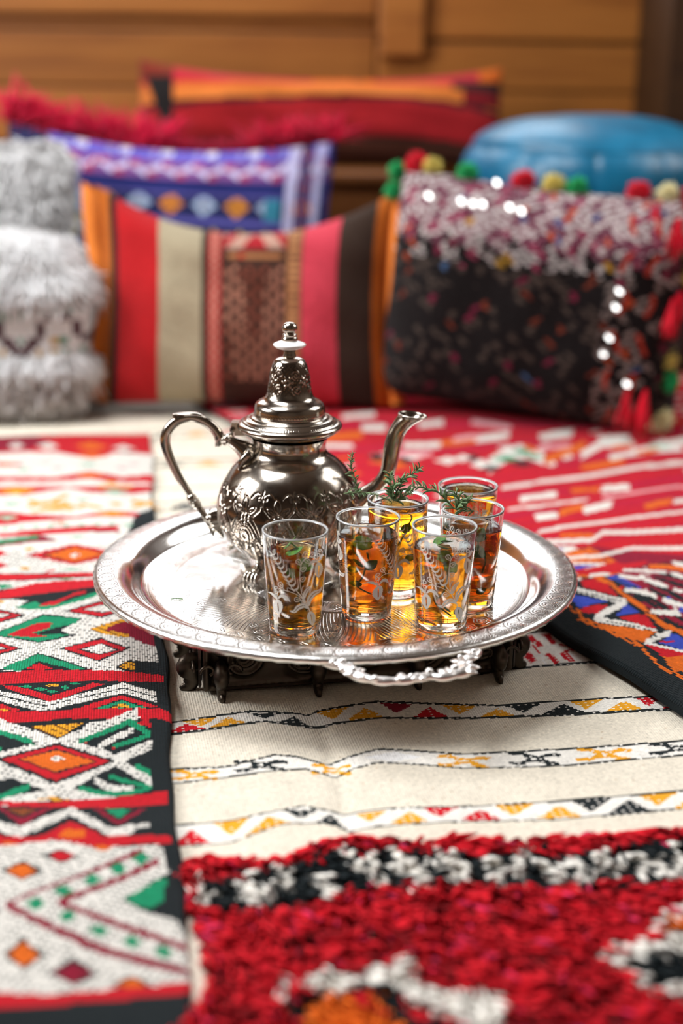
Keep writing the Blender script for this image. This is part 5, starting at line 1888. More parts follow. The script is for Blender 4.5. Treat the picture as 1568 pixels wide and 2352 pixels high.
# hinge beside the lid
m = MB(); m.box((-.0545, -.0065, pz(600)), (-.040, .0065, pz(575))); m.box((-.052, -.005, pz(645)), (-.040, .005, pz(598)))
m.tube([(-.0535, -.0085, pz(610)), (-.0535, .0085, pz(610))], .0026, k=12, n=4, up=(0, 0, 1))
m.build('hinge', POT, pot, smooth=False)
for ang in (-121, -31, 59, 149):
    m = MB(); c, s = math.cos(rad(ang)), math.sin(rad(ang))
    def W(r, t, z): return (r * c - t * s, r * s + t * c, z)
    m.tube([W(.058, 0, .050), W(.056, 0, .040), W(.052, 0, .028), W(.050, 0, .017), W(.053, 0, .009), W(.060, 0, .0055)], [.0085, .0105, .0075, .0050, .0062, .0060], k=14, n=26, flat=.8, up=(-s, c, 0))
    for t in (-.0055, -.002, .002, .0055):
        m.tube([W(.056, t * .7, .010), W(.064, t, .0075), W(.068, t * 1.15, .0022)], [.0022, .0026, .0018], k=8, n=8)
    for k in range(5):
        t = (k - 2) * .0038; m.tube([W(.060, t, .057), W(.066, t * 1.1, .047), W(.060, t * .5, .030)], [.0012, .0022, .0008], k=6, n=10)
    m.build('foot', POT, pot)

# ================================================================== tea glasses
def clear_glass():
    m = Mat('clear_glass'); m.set(color=(.97, .985, .975), rough=.0, trans=1.0, ior=1.47, spec=.5)
    x, y, z = m.xyz()                                    # pale diffuse white mixed into the lip paints in its bright rim light
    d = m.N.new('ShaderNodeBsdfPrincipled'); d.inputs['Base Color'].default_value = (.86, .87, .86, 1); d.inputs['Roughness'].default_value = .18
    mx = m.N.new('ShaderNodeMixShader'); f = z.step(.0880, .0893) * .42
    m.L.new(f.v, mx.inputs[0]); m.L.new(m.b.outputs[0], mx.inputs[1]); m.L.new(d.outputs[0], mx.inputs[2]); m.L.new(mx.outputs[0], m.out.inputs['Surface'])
    return m.m
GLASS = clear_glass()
def tea_mat(name, col, dens):
    m = Mat(name); n = m.noise(60, 3)
    m.set(color=(1, .97, .9), rough=.03, trans=1.0, ior=1.33)
    va = m.N.new('ShaderNodeVolumeAbsorption'); va.inputs['Color'].default_value = tuple(col) + (1,); va.inputs['Density'].default_value = dens
    m.L.new(va.outputs[0], m.out.inputs['Volume'])
    return m.m
TEA = tea_mat('mint_tea', (.955, .76, .06), 105)
TEA_D = tea_mat('strong_mint_tea', (.93, .67, .04), 125)
def enamel():
    m = Mat('white_enamel'); m.set(color=(.90, .87, .82), rough=.5, spec=.3)
    t = m.N.new('ShaderNodeBsdfTranslucent'); t.inputs[0].default_value = (.92, .89, .84, 1); mx = m.N.new('ShaderNodeMixShader'); mx.inputs[0].default_value = .35
    m.L.new(m.b.outputs[0], mx.inputs[1]); m.L.new(t.outputs[0], mx.inputs[2]); m.L.new(mx.outputs[0], m.out.inputs['Surface'])
    return m.m
ENAMEL = enamel()
GH, RB, RT, WALL, BASE = .0905, .0222, .0280, .0016, .0065
def rout(z): return RB + (RT - RB) * np.clip((z - .006) / (GH - .006), 0, 1) ** .95
gprof = [(0, .0012), (.014, .0012), (.0185, .0006), (.0206, .0), (.0218, .0008), (.0223, .0028)] + [(float(rout(z)), float(z)) for z in np.linspace(.006, GH - .002, 12)] + [(RT + .0001, GH - .0008), (RT - .0004, GH), (RT - .0011, GH), (RT - WALL, GH - .001)] + [(float(rout(z)) - WALL, float(z)) for z in np.linspace(GH - .003, BASE + .003, 11)] + [(RB - WALL - .0012, BASE + .0009), (RB - WALL - .004, BASE), (.01, BASE - .0003), (0, BASE - .0004)]
gp = smooth_profile(gprof, 96)
def tea_prof(level):
    e = -.00018
    z = np.linspace(BASE + .003, level, 14)
    return [(0, BASE - .0004 - .0002), (.01, BASE - .0005), (RB - WALL - .004, BASE - .0002), (RB - WALL - .0012 - e, BASE + .0007)] + [(float(rout(q)) - WALL - e, float(q)) for q in z] + [(float(rout(level)) - WALL - .0008, level - .0003), (float(rout(level)) - WALL - .003, level - .0008), (.01, level - .0010), (0, level - .0010)]
# --- printed flower: drawn in units of the drawing board, then wrapped on the glass
def wrap(x, y):
    t = .5
    for _ in range(6):
        half = 435 + (570 - 435) * t; xc = 650 + 60 * t
        s = min(.97, max(-.97, (x - xc) / half)); cph = math.sqrt(1 - s * s)
        t = (2060 - (y - .3 * half * cph)) / (2060 - 330)
    return math.asin(s), max(.004, min(.99, t)) * GH
class Print:
    def __init__(s): s.V = []; s.F = []
    def ribbon(s, pts, w, taper=None):
        P = np.array(pts, float)
        if len(P) > 2: P = smooth_profile(P, max(6, 5 * len(P)))
        n = len(P); T = np.gradient(P, axis=0); T /= np.linalg.norm(T, axis=1)[:, None] + 1e-9
        N = np.stack([-T[:, 1], T[:, 0]], 1); q = np.linspace(0, 1, n)
        W = np.array([w * (taper(t) if taper else 1) for t in q])[:, None]
        b = len(s.V)
        for a, c in zip(P + N * W, P - N * W): s.V += [a, c]
        s.F += [(b + 2 * i, b + 2 * i + 1, b + 2 * i + 3, b + 2 * i + 2) for i in range(n - 1)]
    def leaf(s, pts, w, slit=8, ser=0.0):
        P = smooth_profile(np.array(pts, float), 18); T = np.gradient(P, axis=0); T /= np.linalg.norm(T, axis=1)[:, None] + 1e-9
        N = np.stack([-T[:, 1], T[:, 0]], 1); q = np.linspace(0, 1, 18)
        prof = np.sin(np.pi * np.clip(q, 0, 1) ** .8) ** .75 * w * (1 + ser * (np.arange(18) % 2))
        sl = np.where((q > .18) & (q < .8), slit, 0) * np.sin(np.pi * q) ** .5
        for sg in (1, -1):
            b = len(s.V); inner = np.minimum(sl, prof)
            for i in range(18): s.V += [P[i] + sg * N[i] * inner[i], P[i] + sg * N[i] * prof[i]]
            s.F += [(b + 2 * i, b + 2 * i + 1, b + 2 * i + 3, b + 2 * i + 2) for i in range(17)]
    def bud(s, x, y, l, w, a):
        th = np.linspace(0, 2 * np.pi, 15); c, sn = math.cos(a), math.sin(a)
        p = [(x + c * l * math.cos(t) - sn * w * math.sin(t) * (1 - .4 * math.cos(t)), y + sn * l * math.cos(t) + c * w * math.sin(t) * (1 - .4 * math.cos(t))) for t in th]
        s.ribbon(p, 6); s.ribbon([(x - c * l * .5, y - sn * l * .5), (x + c * l * .4, y + sn * l * .4)], 7)
    def curl(s, x, y, r, sg=1, turns=1.4, a0=1.6):
        s.ribbon([(x + r * (1 - .25 * t) * math.cos(a0 + sg * t * 6.28), y + r * (1 - .25 * t) * math.sin(a0 + sg * t * 6.28)) for t in np.linspace(0, turns, 14)], 5)
PR = Print()
ax0, ax1 = np.array((672., 1345.)), np.array((322., 755.))
for k in range(9):
    t = k / 8; c = ax0 + (ax1 - ax0) * t; f = 1 - .45 * t
    PR.ribbon([c + np.array((-78, -42)) * f, c + np.array((-52, 4)) * f, c + np.array((-8, 22)) * f], 19 * f, lambda q: .25 + .9 * q)
    PR.ribbon([c + np.array((48, -82)) * f, c + np.array((44, -30)) * f, c + np.array((-4, 22)) * f], 19 * f, lambda q: .25 + .9 * q)
    PR.ribbon([c + np.array((-70, -40)) * f, c + np.array((-150, -110)) * f], 4); PR.ribbon([c + np.array((48, -70)) * f, c + np.array((38, -165)) * f], 4)
PR.ribbon([(690, 1380), (740, 1440), (800, 1520), (850, 1610), (890, 1690)], 8)
PR.ribbon([(800, 1510), (765, 1380), (748, 1200), (752, 1060), (775, 940), (830, 850), (900, 802), (970, 802), (1030, 835), (1070, 890)], 6)
for b in ((850, 760, 50, 38, -1.5), (972, 765, 45, 34, -1.1), (740, 890, 52, 36, .9), (890, 872, 52, 36, .5), (818, 1005, 50, 34, -.5), (802, 1175, 48, 34, -.6), (428, 1275, 48, 34, 1.0), (700, 1525, 52, 34, .1)): PR.bud(*b)
PR.curl(1105, 700, 26); PR.curl(1080, 775, 30, -1); PR.ribbon([(1055, 700), (1052, 780), (1072, 880)], 5)
PR.ribbon([(775, 1390), (785, 1320), (820, 1290)], 5)
PR.leaf([(1075, 895), (1080, 1000), (1070, 1100), (1062, 1170)], 66, 10, .16)
PR.ribbon([(1068, 895), (1010, 880), (950, 900), (898, 965)], 22, lambda q: math.sin(math.pi * min(1, q * .9 + .08)) + .05)
PR.ribbon([(1085, 880), (1120, 820), (1150, 780), (1185, 790)], 22, lambda q: math.sin(math.pi * min(1, q * .9 + .08)) + .05)
PR.leaf([(810, 1510), (830, 1420), (880, 1350), (938, 1295)], 34, 6)
PR.leaf([(882, 1650), (900, 1530), (980, 1430), (1080, 1390), (1130, 1320)], 44, 6)
PR.leaf([(885, 1685), (800, 1630), (700, 1665), (640, 1730), (550, 1715)], 42, 6)
PR.ribbon([(885, 1690), (905, 1740)], 7); PR.leaf([(905, 1735), (925, 1850), (945, 1990)], 72, 7)
PR.ribbon([(780, 1510), (690, 1440), (590, 1395), (470, 1362), (400, 1380), (365, 1440), (358, 1520)], 5)
PR.ribbon([(490, 1370), (450, 1310)], 5); PR.ribbon([(540, 1385), (535, 1320), (610, 1350)], 4)
PR.curl(345, 1325, 30); PR.curl(348, 1400, 28, -1); PR.ribbon([(318, 1330), (330, 1420), (356, 1510)], 4)
PR.leaf([(362, 1520), (372, 1640), (378, 1790)], 70, 10, .16)
PR.ribbon([(355, 1520), (300, 1450), (250, 1415), (208, 1412)], 18, lambda q: math.sin(math.pi * min(1, q * .9 + .08)) + .05)
PR.ribbon([(372, 1515), (430, 1460), (500, 1480), (578, 1562)], 26, lambda q: math.sin(math.pi * min(1, q * .9 + .08)) + .05)
pv = [wrap(x, y) for x, y in PR.V]
def print_mesh(reps):
    V = []; F = []
    for rep in range(reps):
        b = len(V)
        for ph, z in pv:
            r = float(rout(z)) + .00012; a = ph + rep * math.pi
            V.append((r * math.sin(a), -r * math.cos(a), z))
        F += [tuple(b + i for i in f) for f in PR.F]
    return np.array(V), np.array(F)
glass0 = empty('tea_glass', (0, 0, 0), 0, 'x', 'glass', 'tea glasses on the tray')
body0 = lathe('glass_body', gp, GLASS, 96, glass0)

LEVELS = [.0705, .0755, .0725, .0825, .0730, .0850]
GPOS = [(-.0389, 1.138), (.0232, 1.1765), (.0882, 1.154), (.0510, 1.232), (.1165, 1.2055), (.1180, 1.276)]
GROT = [4, 62, 0, 40, 120, 160]
GLAB = ['tea glass at the front left of the tray, white wheat print, nearest the teapot foot', 'tea glass with brown tea between the two front corner glasses, print turned to the right', 'front right tea glass, white wheat ear and flower print in full view',
        'tea glass touching the spout base with a rosemary sprig across its rim', 'right hand middle tea glass with a rosemary tip hanging over its rim', 'rearmost tea glass, filled almost to the rim, against the red rug']
GZ = TZ + .0005
for k in range(6):
    g = glass0 if k == 0 else copy_tree(glass0)
    g.location = (GPOS[k][0], GPOS[k][1], GZ); g.rotation_euler = (0, 0, rad(GROT[k])); g['label'] = GLAB[k]
for k, g in enumerate([o for o in list(COL.objects) if o.name.startswith('tea_glass')]):
    pvv, pff = print_mesh(1 if k in (0, 2) else 2)
    mesh_np('printed_flower', pvv, [pff], ENAMEL, g, smooth=False)['label'] = 'white printed wheat ear and flowers'
    lathe('tea', smooth_profile(tea_prof(LEVELS[k]), 40), TEA_D if k in (1, 4) else TEA, 64, g)

# ================================================================== herbs
def leaf_mat(name, a, b):
    m = Mat(name); n = m.noise(300, 3)
    m.set(color=m.ramp(n, [(.3, a), (.7, b)]), rough=.5, spec=.35); return m.m
MINT = leaf_mat('mint_green', (.03, .11, .015), (.08, .24, .03))
ROSEM = leaf_mat('rosemary_green', (.07, .15, .055), (.22, .33, .16))
STEM = plain('herb_stem', (.20, .13, .07), .7)
STEMG = plain('green_stem', (.13, .17, .07), .7)
def leaf_shape(l, w, bend, n=9):
    V = []; t = np.linspace(0, 1, n)
    for q in t:
        ww = w * math.sin(math.pi * min(1, q ** .85 * .97 + .02)) ** .8 * (1 + .08 * (int(q * n) % 2))
        z = bend * q * q
        for sx in (-1, -.45, 0, .45, 1): V.append((q * l, sx * ww, z + .12 * ww * (abs(sx) - .3)))
    V = np.array(V); T = V + (0, 0, .00035)
    m = n * 5
    F = np.vstack([grid_faces(5, n), grid_faces(5, n)[:, ::-1] + m])
    ed = [i * 5 for i in range(n)] + [(n - 1) * 5 + k for k in range(1, 5)] + [(n - 2 - i) * 5 + 4 for i in range(n - 1)] + [3, 2, 1]
    side = [(a, b, b + m, a + m) for a, b in zip(ed, ed[1:] + ed[:1])]
    return np.vstack([T, V]), np.vstack([F, np.array(side)])
def mint_sprig(loc, label, leaves, stem_pts=None):
    """leaves: (x, y, z, yaw, pitch, roll, size)"""
    root = empty('mint_sprig', loc, 0, label, 'herb', 'mint in the tea glasses')
    if stem_pts: MB().tube(stem_pts, .0007, k=6, n=24).build('stem', STEMG, root)
    V, F = leaf_shape(.013, .0048, .003)
    me = None
    for (x, y, z, yaw, pitch, roll, s) in leaves:
        if me is None:
            o = mesh_np('leaf', V, [F], MINT, root); me = o.data
        else:
            o = bpy.data.objects.new('leaf', me); COL.objects.link(o); o.parent = root
        o.location = (x, y, z); o.rotation_euler = (rad(roll), rad(-pitch), rad(yaw)); o.scale = (s, s, s)
    return root
def gl(k, z): return (GPOS[k][0], GPOS[k][1], GZ + z)
mint_sprig(gl(0, .060), 'green mint leaf curled on the tea of the front left glass', [(-.008, -.006, .0085, 20, 8, 0, 1.25), (-.010, .006, .0098, -10, 35, 0, 1.2), (.004, .004, .010, 200, 30, 10, 1.0), (.002, -.016, .004, 10, -15, 60, 1.0), (-.006, -.015, -.002, 30, -20, 70, .9)], [(.004, 0, .008), (.006, -.006, -.01), (.002, -.008, -.025), (.008, -.004, -.040)])
mint_sprig(gl(1, .045), 'dark mint sprig sunk in the brown tea of the middle front glass', [(-.003, -.013, .004, 150, 20, 50, .85), (-.002, -.013, .002, 30, 30, 50, .9), (.0, -.013, .012, 100, 10, 70, .7), (-.012, -.010, .026, 0, -25, 40, 1.2), (-.004, -.013, -.012, 170, -10, 60, .8), (-.006, -.012, .0, 190, 5, 60, .8)], [(-.012, -.006, .030), (-.011, -.011, .018), (-.002, -.014, .008), (-.004, -.014, -.006), (-.008, -.012, -.014), (.003, -.010, -.022)])
mint_sprig(gl(2, .055), 'fresh mint sprig floating in the front right glass', [(-.006, -.013, .010, 10, -5, 30, .9), (.0, -.014, .008, 330, -40, 50, 1.1), (.004, -.010, .0165, 200, 10, 20, .9), (-.008, .004, .0155, 40, 15, 0, 1.1), (.004, .006, .0175, 250, 12, 10, 1.0), (.006, -.014, -.038, 160, 20, 40, .6), (.008, -.012, -.040, 20, 20, 40, .6)], [(-.006, -.008, .014), (.002, -.012, .0), (.0, -.013, -.02), (-.006, -.010, -.030), (.006, -.012, -.042)])
mint_sprig(gl(3, .050), 'mint stems standing in the glass nearest the spout', [(.004, -.012, .012, 60, 40, 40, .8), (-.002, -.012, .002, 110, 50, 50, .8), (.006, -.012, -.014, 30, 10, 40, .8)], [(.010, -.004, .024), (.004, -.012, .008), (-.004, -.013, -.010), (-.006, -.010, -.036)])
mint_sprig(gl(4, .050), 'dark green mint leaves in the right hand middle glass', [(-.002, -.0165, .010, 0, -45, 60, 1.2), (.006, -.0165, .008, 250, -50, 70, 1.1), (.003, -.015, .014, 30, 60, 60, 1.0), (.004, -.013, -.035, 20, 15, 50, .7)], [(.006, -.008, .024), (.004, -.0145, .010), (.010, -.010, -.004), (.008, -.012, -.016)])

def sprig(stems, label, n_per, ln, name='rosemary_sprig'):
    """stems: polylines in world metres; needle leaves spring in pairs along each"""
    base = np.array(stems[0][0])
    root = empty(name, tuple(base), 0, label, 'herb')
    rg = np.random.default_rng(len(label))
    V0, F0 = None, None
    pts = [(0, 0, 0), (.4, 0, .10), (.75, 0, .11), (1, 0, .03)]
    V, f4, f3 = tube_arrays(np.array(pts) * ln, np.array((.06, .105, .09, .02)) * ln, k=6, n=7, flat=.6)
    nm = None
    for si, st in enumerate(stems):
        P = smooth_profile(np.array(st) - base, 40)
        MB().tube(P, np.linspace(.0008, .0005, 40), k=6).build('stem', STEM if si == 0 and n_per[si] < 10 else STEMG, root)
        T = np.gradient(P, axis=0); T /= np.linalg.norm(T, axis=1)[:, None]
        for j in range(n_per[si]):
            t = (j + .5) / n_per[si]; i = int(t * 39)
            a = (j % 2) * math.pi + (j // 2) * 1.57 + rg.normal(0, .9)
            u = Vector(T[i]); s = u.orthogonal().normalized(); w = u.cross(s)
            d = (u * rg.uniform(.3, 1.3) + (s * math.cos(a) + w * math.sin(a))).normalized()
            if nm is None:
                o = mesh_np('needle_leaf', V, [f4, f3], ROSEM, root); nm = o.data
            else:
                o = bpy.data.objects.new('needle_leaf', nm); COL.objects.link(o); o.parent = root
            o.location = P[i]; o.rotation_mode = 'QUATERNION'
            o.rotation_quaternion = d.to_track_quat('X', 'Z'); sc = rg.uniform(.6, 1.3) * (1 - .3 * t); o.scale = (sc, sc, sc)
    return root
sprig([[(.0165, 1.2345, .158), (.0150, 1.235, .163), (.012, 1.236, .173), (.008, 1.236, .187), (.0095, 1.235, .199)], [(.002, 1.229, .1625), (.02, 1.231, .1632), (.031, 1.228, .1622), (.045, 1.224, .157)]], 'upright thyme sprig leaning beside the teapot belly', [64, 26], .0070, 'thyme_sprig')
sprig([[(.047, 1.225, .1575), (.046, 1.224, .168), (.051, 1.224, .1755), (.060, 1.224, .181), (.071, 1.223, .190)], [(.047, 1.225, .158), (.054, 1.222, .162), (.064, 1.220, .168)], [(.046, 1.227, .158), (.044, 1.228, .170), (.043, 1.229, .182)], [(.048, 1.224, .158), (.0505, 1.226, .168), (.056, 1.226, .178)]], 'bushy green rosemary sprig standing on the glass by the spout', [54, 24, 34, 26], .0098)
sprig([[(.1155, 1.186, .1612), (.100, 1.189, .1618), (.092, 1.191, .169), (.084, 1.193, .176), (.072, 1.196, .1785), (.061, 1.199, .1795)], [(.100, 1.189, .1618), (.1025, 1.188, .170), (.0975, 1.188, .178)], [(.100, 1.189, .1618), (.108, 1.187, .166), (.113, 1.186, .173)]], 'thin rosemary sprig bridging over to the right hand middle glass', [40, 18, 16], .0110)
fr = MB()
fr.tube([(-.005, 0, .0008), (0, .0007, .0014), (.006, -.0002, .0008)], .0006, k=6, n=10)
for x in (-.003, .0, .003): fr.tube([(x, 0, .001), (x + .002, .0016, .0014)], [.0006, .0002], k=5, n=4)
tag(fr.build('herb_crumb', ROSEM, None, (-.1484, 1.2028, TZ)), 'tiny green herb crumb lying on the left of the tray', 'herb')
fr = MB()
fr.tube([(-.002, 0, .0008), (.0025, .0004, .0012)], [.0007, .0003], k=6, n=6)
tag(fr.build('herb_crumb', ROSEM, None, (.1225, 1.178, TZ)), 'tiny herb leaf on the tray right of the front right glass', 'herb')

# ================================================================== cushions and poufs
CLOTH = wool('woven_cushion_cloth', .0032, .0032, .22, sheen=.06)
FLUFF = wool('fluffy_cotton', wob=.08, weave=False, sheen=.9, thru=.4)
YARN = wool('yarn', wob=.3, weave=False, sheen=.1)

class Cushion:
    """stuffed cushion: a closed pillow with a coloured front; s runs left to right, t bottom to top"""
    def __init__(c, w, h, d, px=.06, pz=.10, pw=2.6, bulge=.5, bottom=.02):
        c.w, c.h, c.d, c.px, c.pz, c.pw, c.bu, c.bo = w, h, d, px, pz, pw, bulge, bottom
    def surf(c, s, t, side=-1):
        f = np.clip((1 - np.abs(s) ** c.pw) * (1 - np.abs(t) ** c.pw), 0, 1) ** c.bu
        x = c.w / 2 * s * (1 - c.px * (1 - t * t))
        top = np.where(t > 0, c.pz * (1 - s * s) * t ** 2, 0) * c.h
        z = c.h * (t + 1) / 2 - top + np.where(t < 0, c.bo * (1 - s * s) * t * t, 0) * c.h
        y = side * c.d / 2 * f
        wr = .004 * np.sin(s * 9 + t * 4) * np.sin(t * 7 - s * 3) * f
        return np.stack([x, y + wr * side, z], -1)
    def build(c, name, label, loc, rz, tilt, ry, painter, nu, nv, mat=None, group=None, back='k'):
        s = np.linspace(-1, 1, nu); t = np.linspace(-1, 1, nv)
        s = np.sign(s) * np.abs(s) ** .9; t = np.sign(t) * np.abs(t) ** .9
        S, T = np.meshgrid(s, t)
        A = c.surf(S, T, -1).reshape(-1, 3); B = c.surf(S, T, 1).reshape(-1, 3)
        F = grid_faces(nu, nv)
        bd = np.zeros((nv, nu), bool); bd[0] = bd[-1] = True; bd[:, 0] = bd[:, -1] = True
        mp = np.arange(nu * nv); off = np.where(bd.ravel(), 0, 1)
        ids = np.cumsum(off) - 1 + nu * nv
        mp = np.where(bd.ravel(), mp, ids)
        V = np.vstack([A, B[~bd.ravel()]])
        F2 = mp[F][:, ::-1]
        sc = (s[:-1] + s[1:]) / 2; tc = (t[:-1] + t[1:]) / 2
        SC_, TC_ = np.meshgrid(sc, tc)
        col = painter(SC_.ravel(), TC_.ravel())
        bc = np.tile(np.array(PAL[back] if isinstance(back, str) else back, np.float32), (len(F2), 1))
        o = mesh_np(name, V, [np.vstack([F, F2])], mat or CLOTH, None, None, True, np.vstack([col, bc]))
        o.location = loc
        o.rotation_euler = Euler((rad(-tilt), rad(ry), rad(rz)), 'XYZ')
        c.o = o
        return tag(o, label, 'cushion', group)
    def at(c, s, t, out=.0, side=-1):
        """local point on the front and its outward normal"""
        e = 1e-3
        p = c.surf(np.array(s), np.array(t), side)
        a = c.surf(np.array(min(.999, s + e)), np.array(t), side) - c.surf(np.array(s - e), np.array(t), side)
        b = c.surf(np.array(s), np.array(min(.999, t + e)), side) - c.surf(np.array(s), np.array(t - e), side)
        n = np.cross(a, b); n /= np.linalg.norm(n) + 1e-12
        return p + n * out, n

def layers(base, n):
    col = np.empty((n, 3), np.float32); col[:] = base; return col
def put(col, m, c): col[m] = PAL[c] if isinstance(c, str) else c

# --- striped cushion with orange edges
def paint_striped(s, t):
    n = len(s); col = layers((.055, .03, .02), n)
    def rng_(a, b): return (s >= a) & (s < b)
    put(col, rng_(-1.1, -.90), (.62, .16, .02)); put(col, rng_(-.90, -.855), 'k')
    put(col, rng_(-.855, -.56), (.58, .018, .022)); put(col, rng_(-.56, -.27), (.50, .42, .28)); put(col, rng_(-.27, -.235), (.05, .035, .025))
    a = rng_(-.235, -.135); put(col, a, (.52, .05, .045)); chk = (np.floor(t * 22) + np.floor(s * 30)) % 2 == 0
    put(col, a & chk & (np.abs(s + .185) < .03), (.70, .32, .24))
    put(col, rng_(-.135, .295), (.075, .035, .025))
    u = (s - .08) / .215                                              # -1..1 across the middle field
    top = rng_(-.125, .285) & (t > .52)
    put(col, top, (.70, .46, .36))
    tt = (t - .52) / .48
    red = top & ((np.abs(np.abs(u) - (1.05 - tt * .55)) < .16) | ((np.abs(u) < .42 * (1 - tt * 1.2)) & (tt < .85)))
    put(col, red, (.50, .025, .035))
    dot = top & (((np.floor(s * 70) + np.floor(t * 44)) % 3) == 0); put(col, dot & ~red, (.52, .22, .16))
    ln = rng_(-.10, .26) & (t > .38) & (t < .45); put(col, ln, (.50, .20, .08)); put(col, ln & (np.abs(u + .4) < .12), (.55, .06, .03))
    low = rng_(-.11, .27) & (t < .28) & (t > -.78)
    pu = (u * 4.2) % 1.0; pv = (t * 7.5 + (np.floor(u * 4.2) % 2) * .5) % 1.0
    dm = (np.abs(pu - .5) + np.abs(pv - .5)) < .40
    vee = np.abs(np.abs(u) * 1.0 - (.25 + .55 * ((t + .78) / 1.06) % 1)) < .35
    put(col, low & dm, (.30, .08, .05)); put(col, low & dm & vee, (.62, .27, .18))
    b = rng_(.295, .40); put(col, b, (.62, .28, .12)); put(col, b & (((t * 13) % 1) < .3) & (np.abs(s - .348) < .03), (.10, .04, .03)); put(col, b & (s > .385), (.20, .08, .05))
    put(col, rng_(.40, .625), (.80, .075, .115)); put(col, rng_(.625, .865), (.060, .036, .026)); put(col, rng_(.865, 1.1), (.66, .165, .02))
    return col * .70 * (1 + rng.normal(0, .06, n))[:, None]
cs = Cushion(.470, .338, .16, px=.05, pz=.22, pw=2.3, bulge=.45)
cs.build('striped_cushion', 'flatwoven cushion with red, beige, pink and brown stripes and orange edges', (-.152, 2.165, .019), -1, 12, 0, paint_striped, 150, 110, back=(.06, .03, .02))
def flange(cu, s0, sg, col, name='edge_flap'):
    """stiff folded seam allowance standing out along a side"""
    V = []; t = np.linspace(-.97, .99, 30)
    for q in t:
        p, n = cu.at(sg * .97, q * .985)
        w = .020 + .008 * math.sin(q * 5 + sg) + .012 * max(0, q - .6) / .4
        e = np.array((sg * w * .9, -.012 * math.sin(q * 3.2 + 1.2 * sg) - .004, .010 * max(0, q)))
        for f, th in ((0, .003), (.5, .003), (1, .0015)):
            for k in (1, -1): V.append(p + e * f + np.array((0, k * th, 0)))
    V = np.array(V); n = len(t); F = []
    for i in range(n - 1):
        a, b = i * 6, i * 6 + 6
        for q0, q1 in ((0, 2), (2, 4), (4, 5), (5, 3), (3, 1), (1, 0)): F.append((a + q0, a + q1, b + q1, b + q0))
    F.append((0, 2, 4, 5)); F.append((0, 5, 3, 1)); z = (n - 1) * 6; F.append((z, z + 5, z + 4, z + 2)); F.append((z, z + 1, z + 3, z + 5))
    return mesh_np(name, V, [np.array(F)], None, cu.o, mats=[col], mi=[0] * len(F))
ORANGE = plain('orange_cloth', (.70, .19, .02), .9)
for sg in (-1, 1): flange(cs, 0, sg, ORANGE)['label'] = 'orange folded edge'

# --- violet kilim cushion with a red fringe on top
def paint_blue(s, t):
    n = len(s); col = layers((.018, .022, .085), n)
    py = 340 + (1 - t) * 280; px = 392 + s * 372 
    def row(a, b): return (py >= a) & (py < b)
    put(col, row(300, 384), (.135, .11, .50)); put(col, row(372, 392), (.075, .07, .36))
    put(col, row(340, 364) & (((px + 14) % 98) < 26), (.62, .60, .80)); put(col, row(338, 372) & (((px + 40) % 98) < 12), (.30, .26, .60))
    z = 410 + 15 * (2 * np.abs(((px + 10) / 71.0) % 1 - .5) * 2 - 1)
    put(col, row(384, 438), (.20, .075, .24)); put(col, (np.abs(py - z) < 11), (.56, .52, .74))
    put(col, row(384, 438) & (((px + 46) % 71) < 22) & (py < 404), (.36, .06, .14)); put(col, row(384, 438) & (((px + 10) % 71) < 22) & (py > 418), (.34, .05, .12))
    put(col, row(438, 474), (.02, .024, .13)); put(col, row(474, 486), (.09, .08, .28))
    k = np.floor((px - 2) / 74); cx = (k + .5) * 74 + 2
    dd = np.abs(px - cx) / 29 + np.abs(py - 508) / 30; r2 = row(486, 540)
    ci = (k % 4).astype(int)
    for q, c in ((0, (.36, .45, .62)), (1, (.60, .20, .03)), (2, (.36, .45, .62)), (3, (.62, .23, .03))): put(col, r2 & (dd < 1) & (ci == q), c)
    put(col, r2 & (dd < .35), (.10, .06, .05))
    put(col, row(540, 556), (.10, .09, .34)); z2 = 590 + 14 * (2 * np.abs((px / 60) % 1 - .5) * 2 - 1); put(col, np.abs(py - z2) < 9, (.50, .40, .08))
    put(col, row(620, 660), (.10, .09, .34)); put(col, row(690, 760) & (dd > 0) & ((px % 80) < 34), (.20, .02, .06)); put(col, row(800, 830), (.12, .10, .4))
    for c0, w, c in ((676, 10, (.50, .48, .70)), (735, 8, (.46, .45, .68)), (706, 13, (.03, .06, .16))): put(col, (np.abs(px - c0) < w) & (py > 330), c)
    for c0 in (205, 232): put(col, (np.abs(px - c0) < 7) & (py > 486), (.34, .36, .60))
    put(col, (px > 692) & (px < 722) & (((py / 30) % 1) < .4), (.24, .05, .07)); put(col, (np.abs(px - 640) < 18) & r2, (.04, .22, .32)); put(col, (np.abs(px - 180) < 20) & row(500, 560), (.02, .20, .30)); put(col, (np.abs(px - 185) < 16) & row(545, 600), (.32, .30, .02))
    put(col, px < 120, (.016, .018, .055)); put(col, (px < 120) & (((px / 16) % 1) < .3), (.05, .05, .16))
    put(col, px > 752, (.02, .03, .18))
    return col * (1 + rng.normal(0, .10, n))[:, None]
cb = Cushion(.575, .410, .13, px=.03, pz=.09, bulge=.45)
cb.build('kilim_cushion', 'violet and navy kilim cushion with zigzag bands and a red fringed top edge', (-.327, 2.515, .012), -1, 8, 3.0, paint_blue, 160, 120, back=(.02, .02, .08))
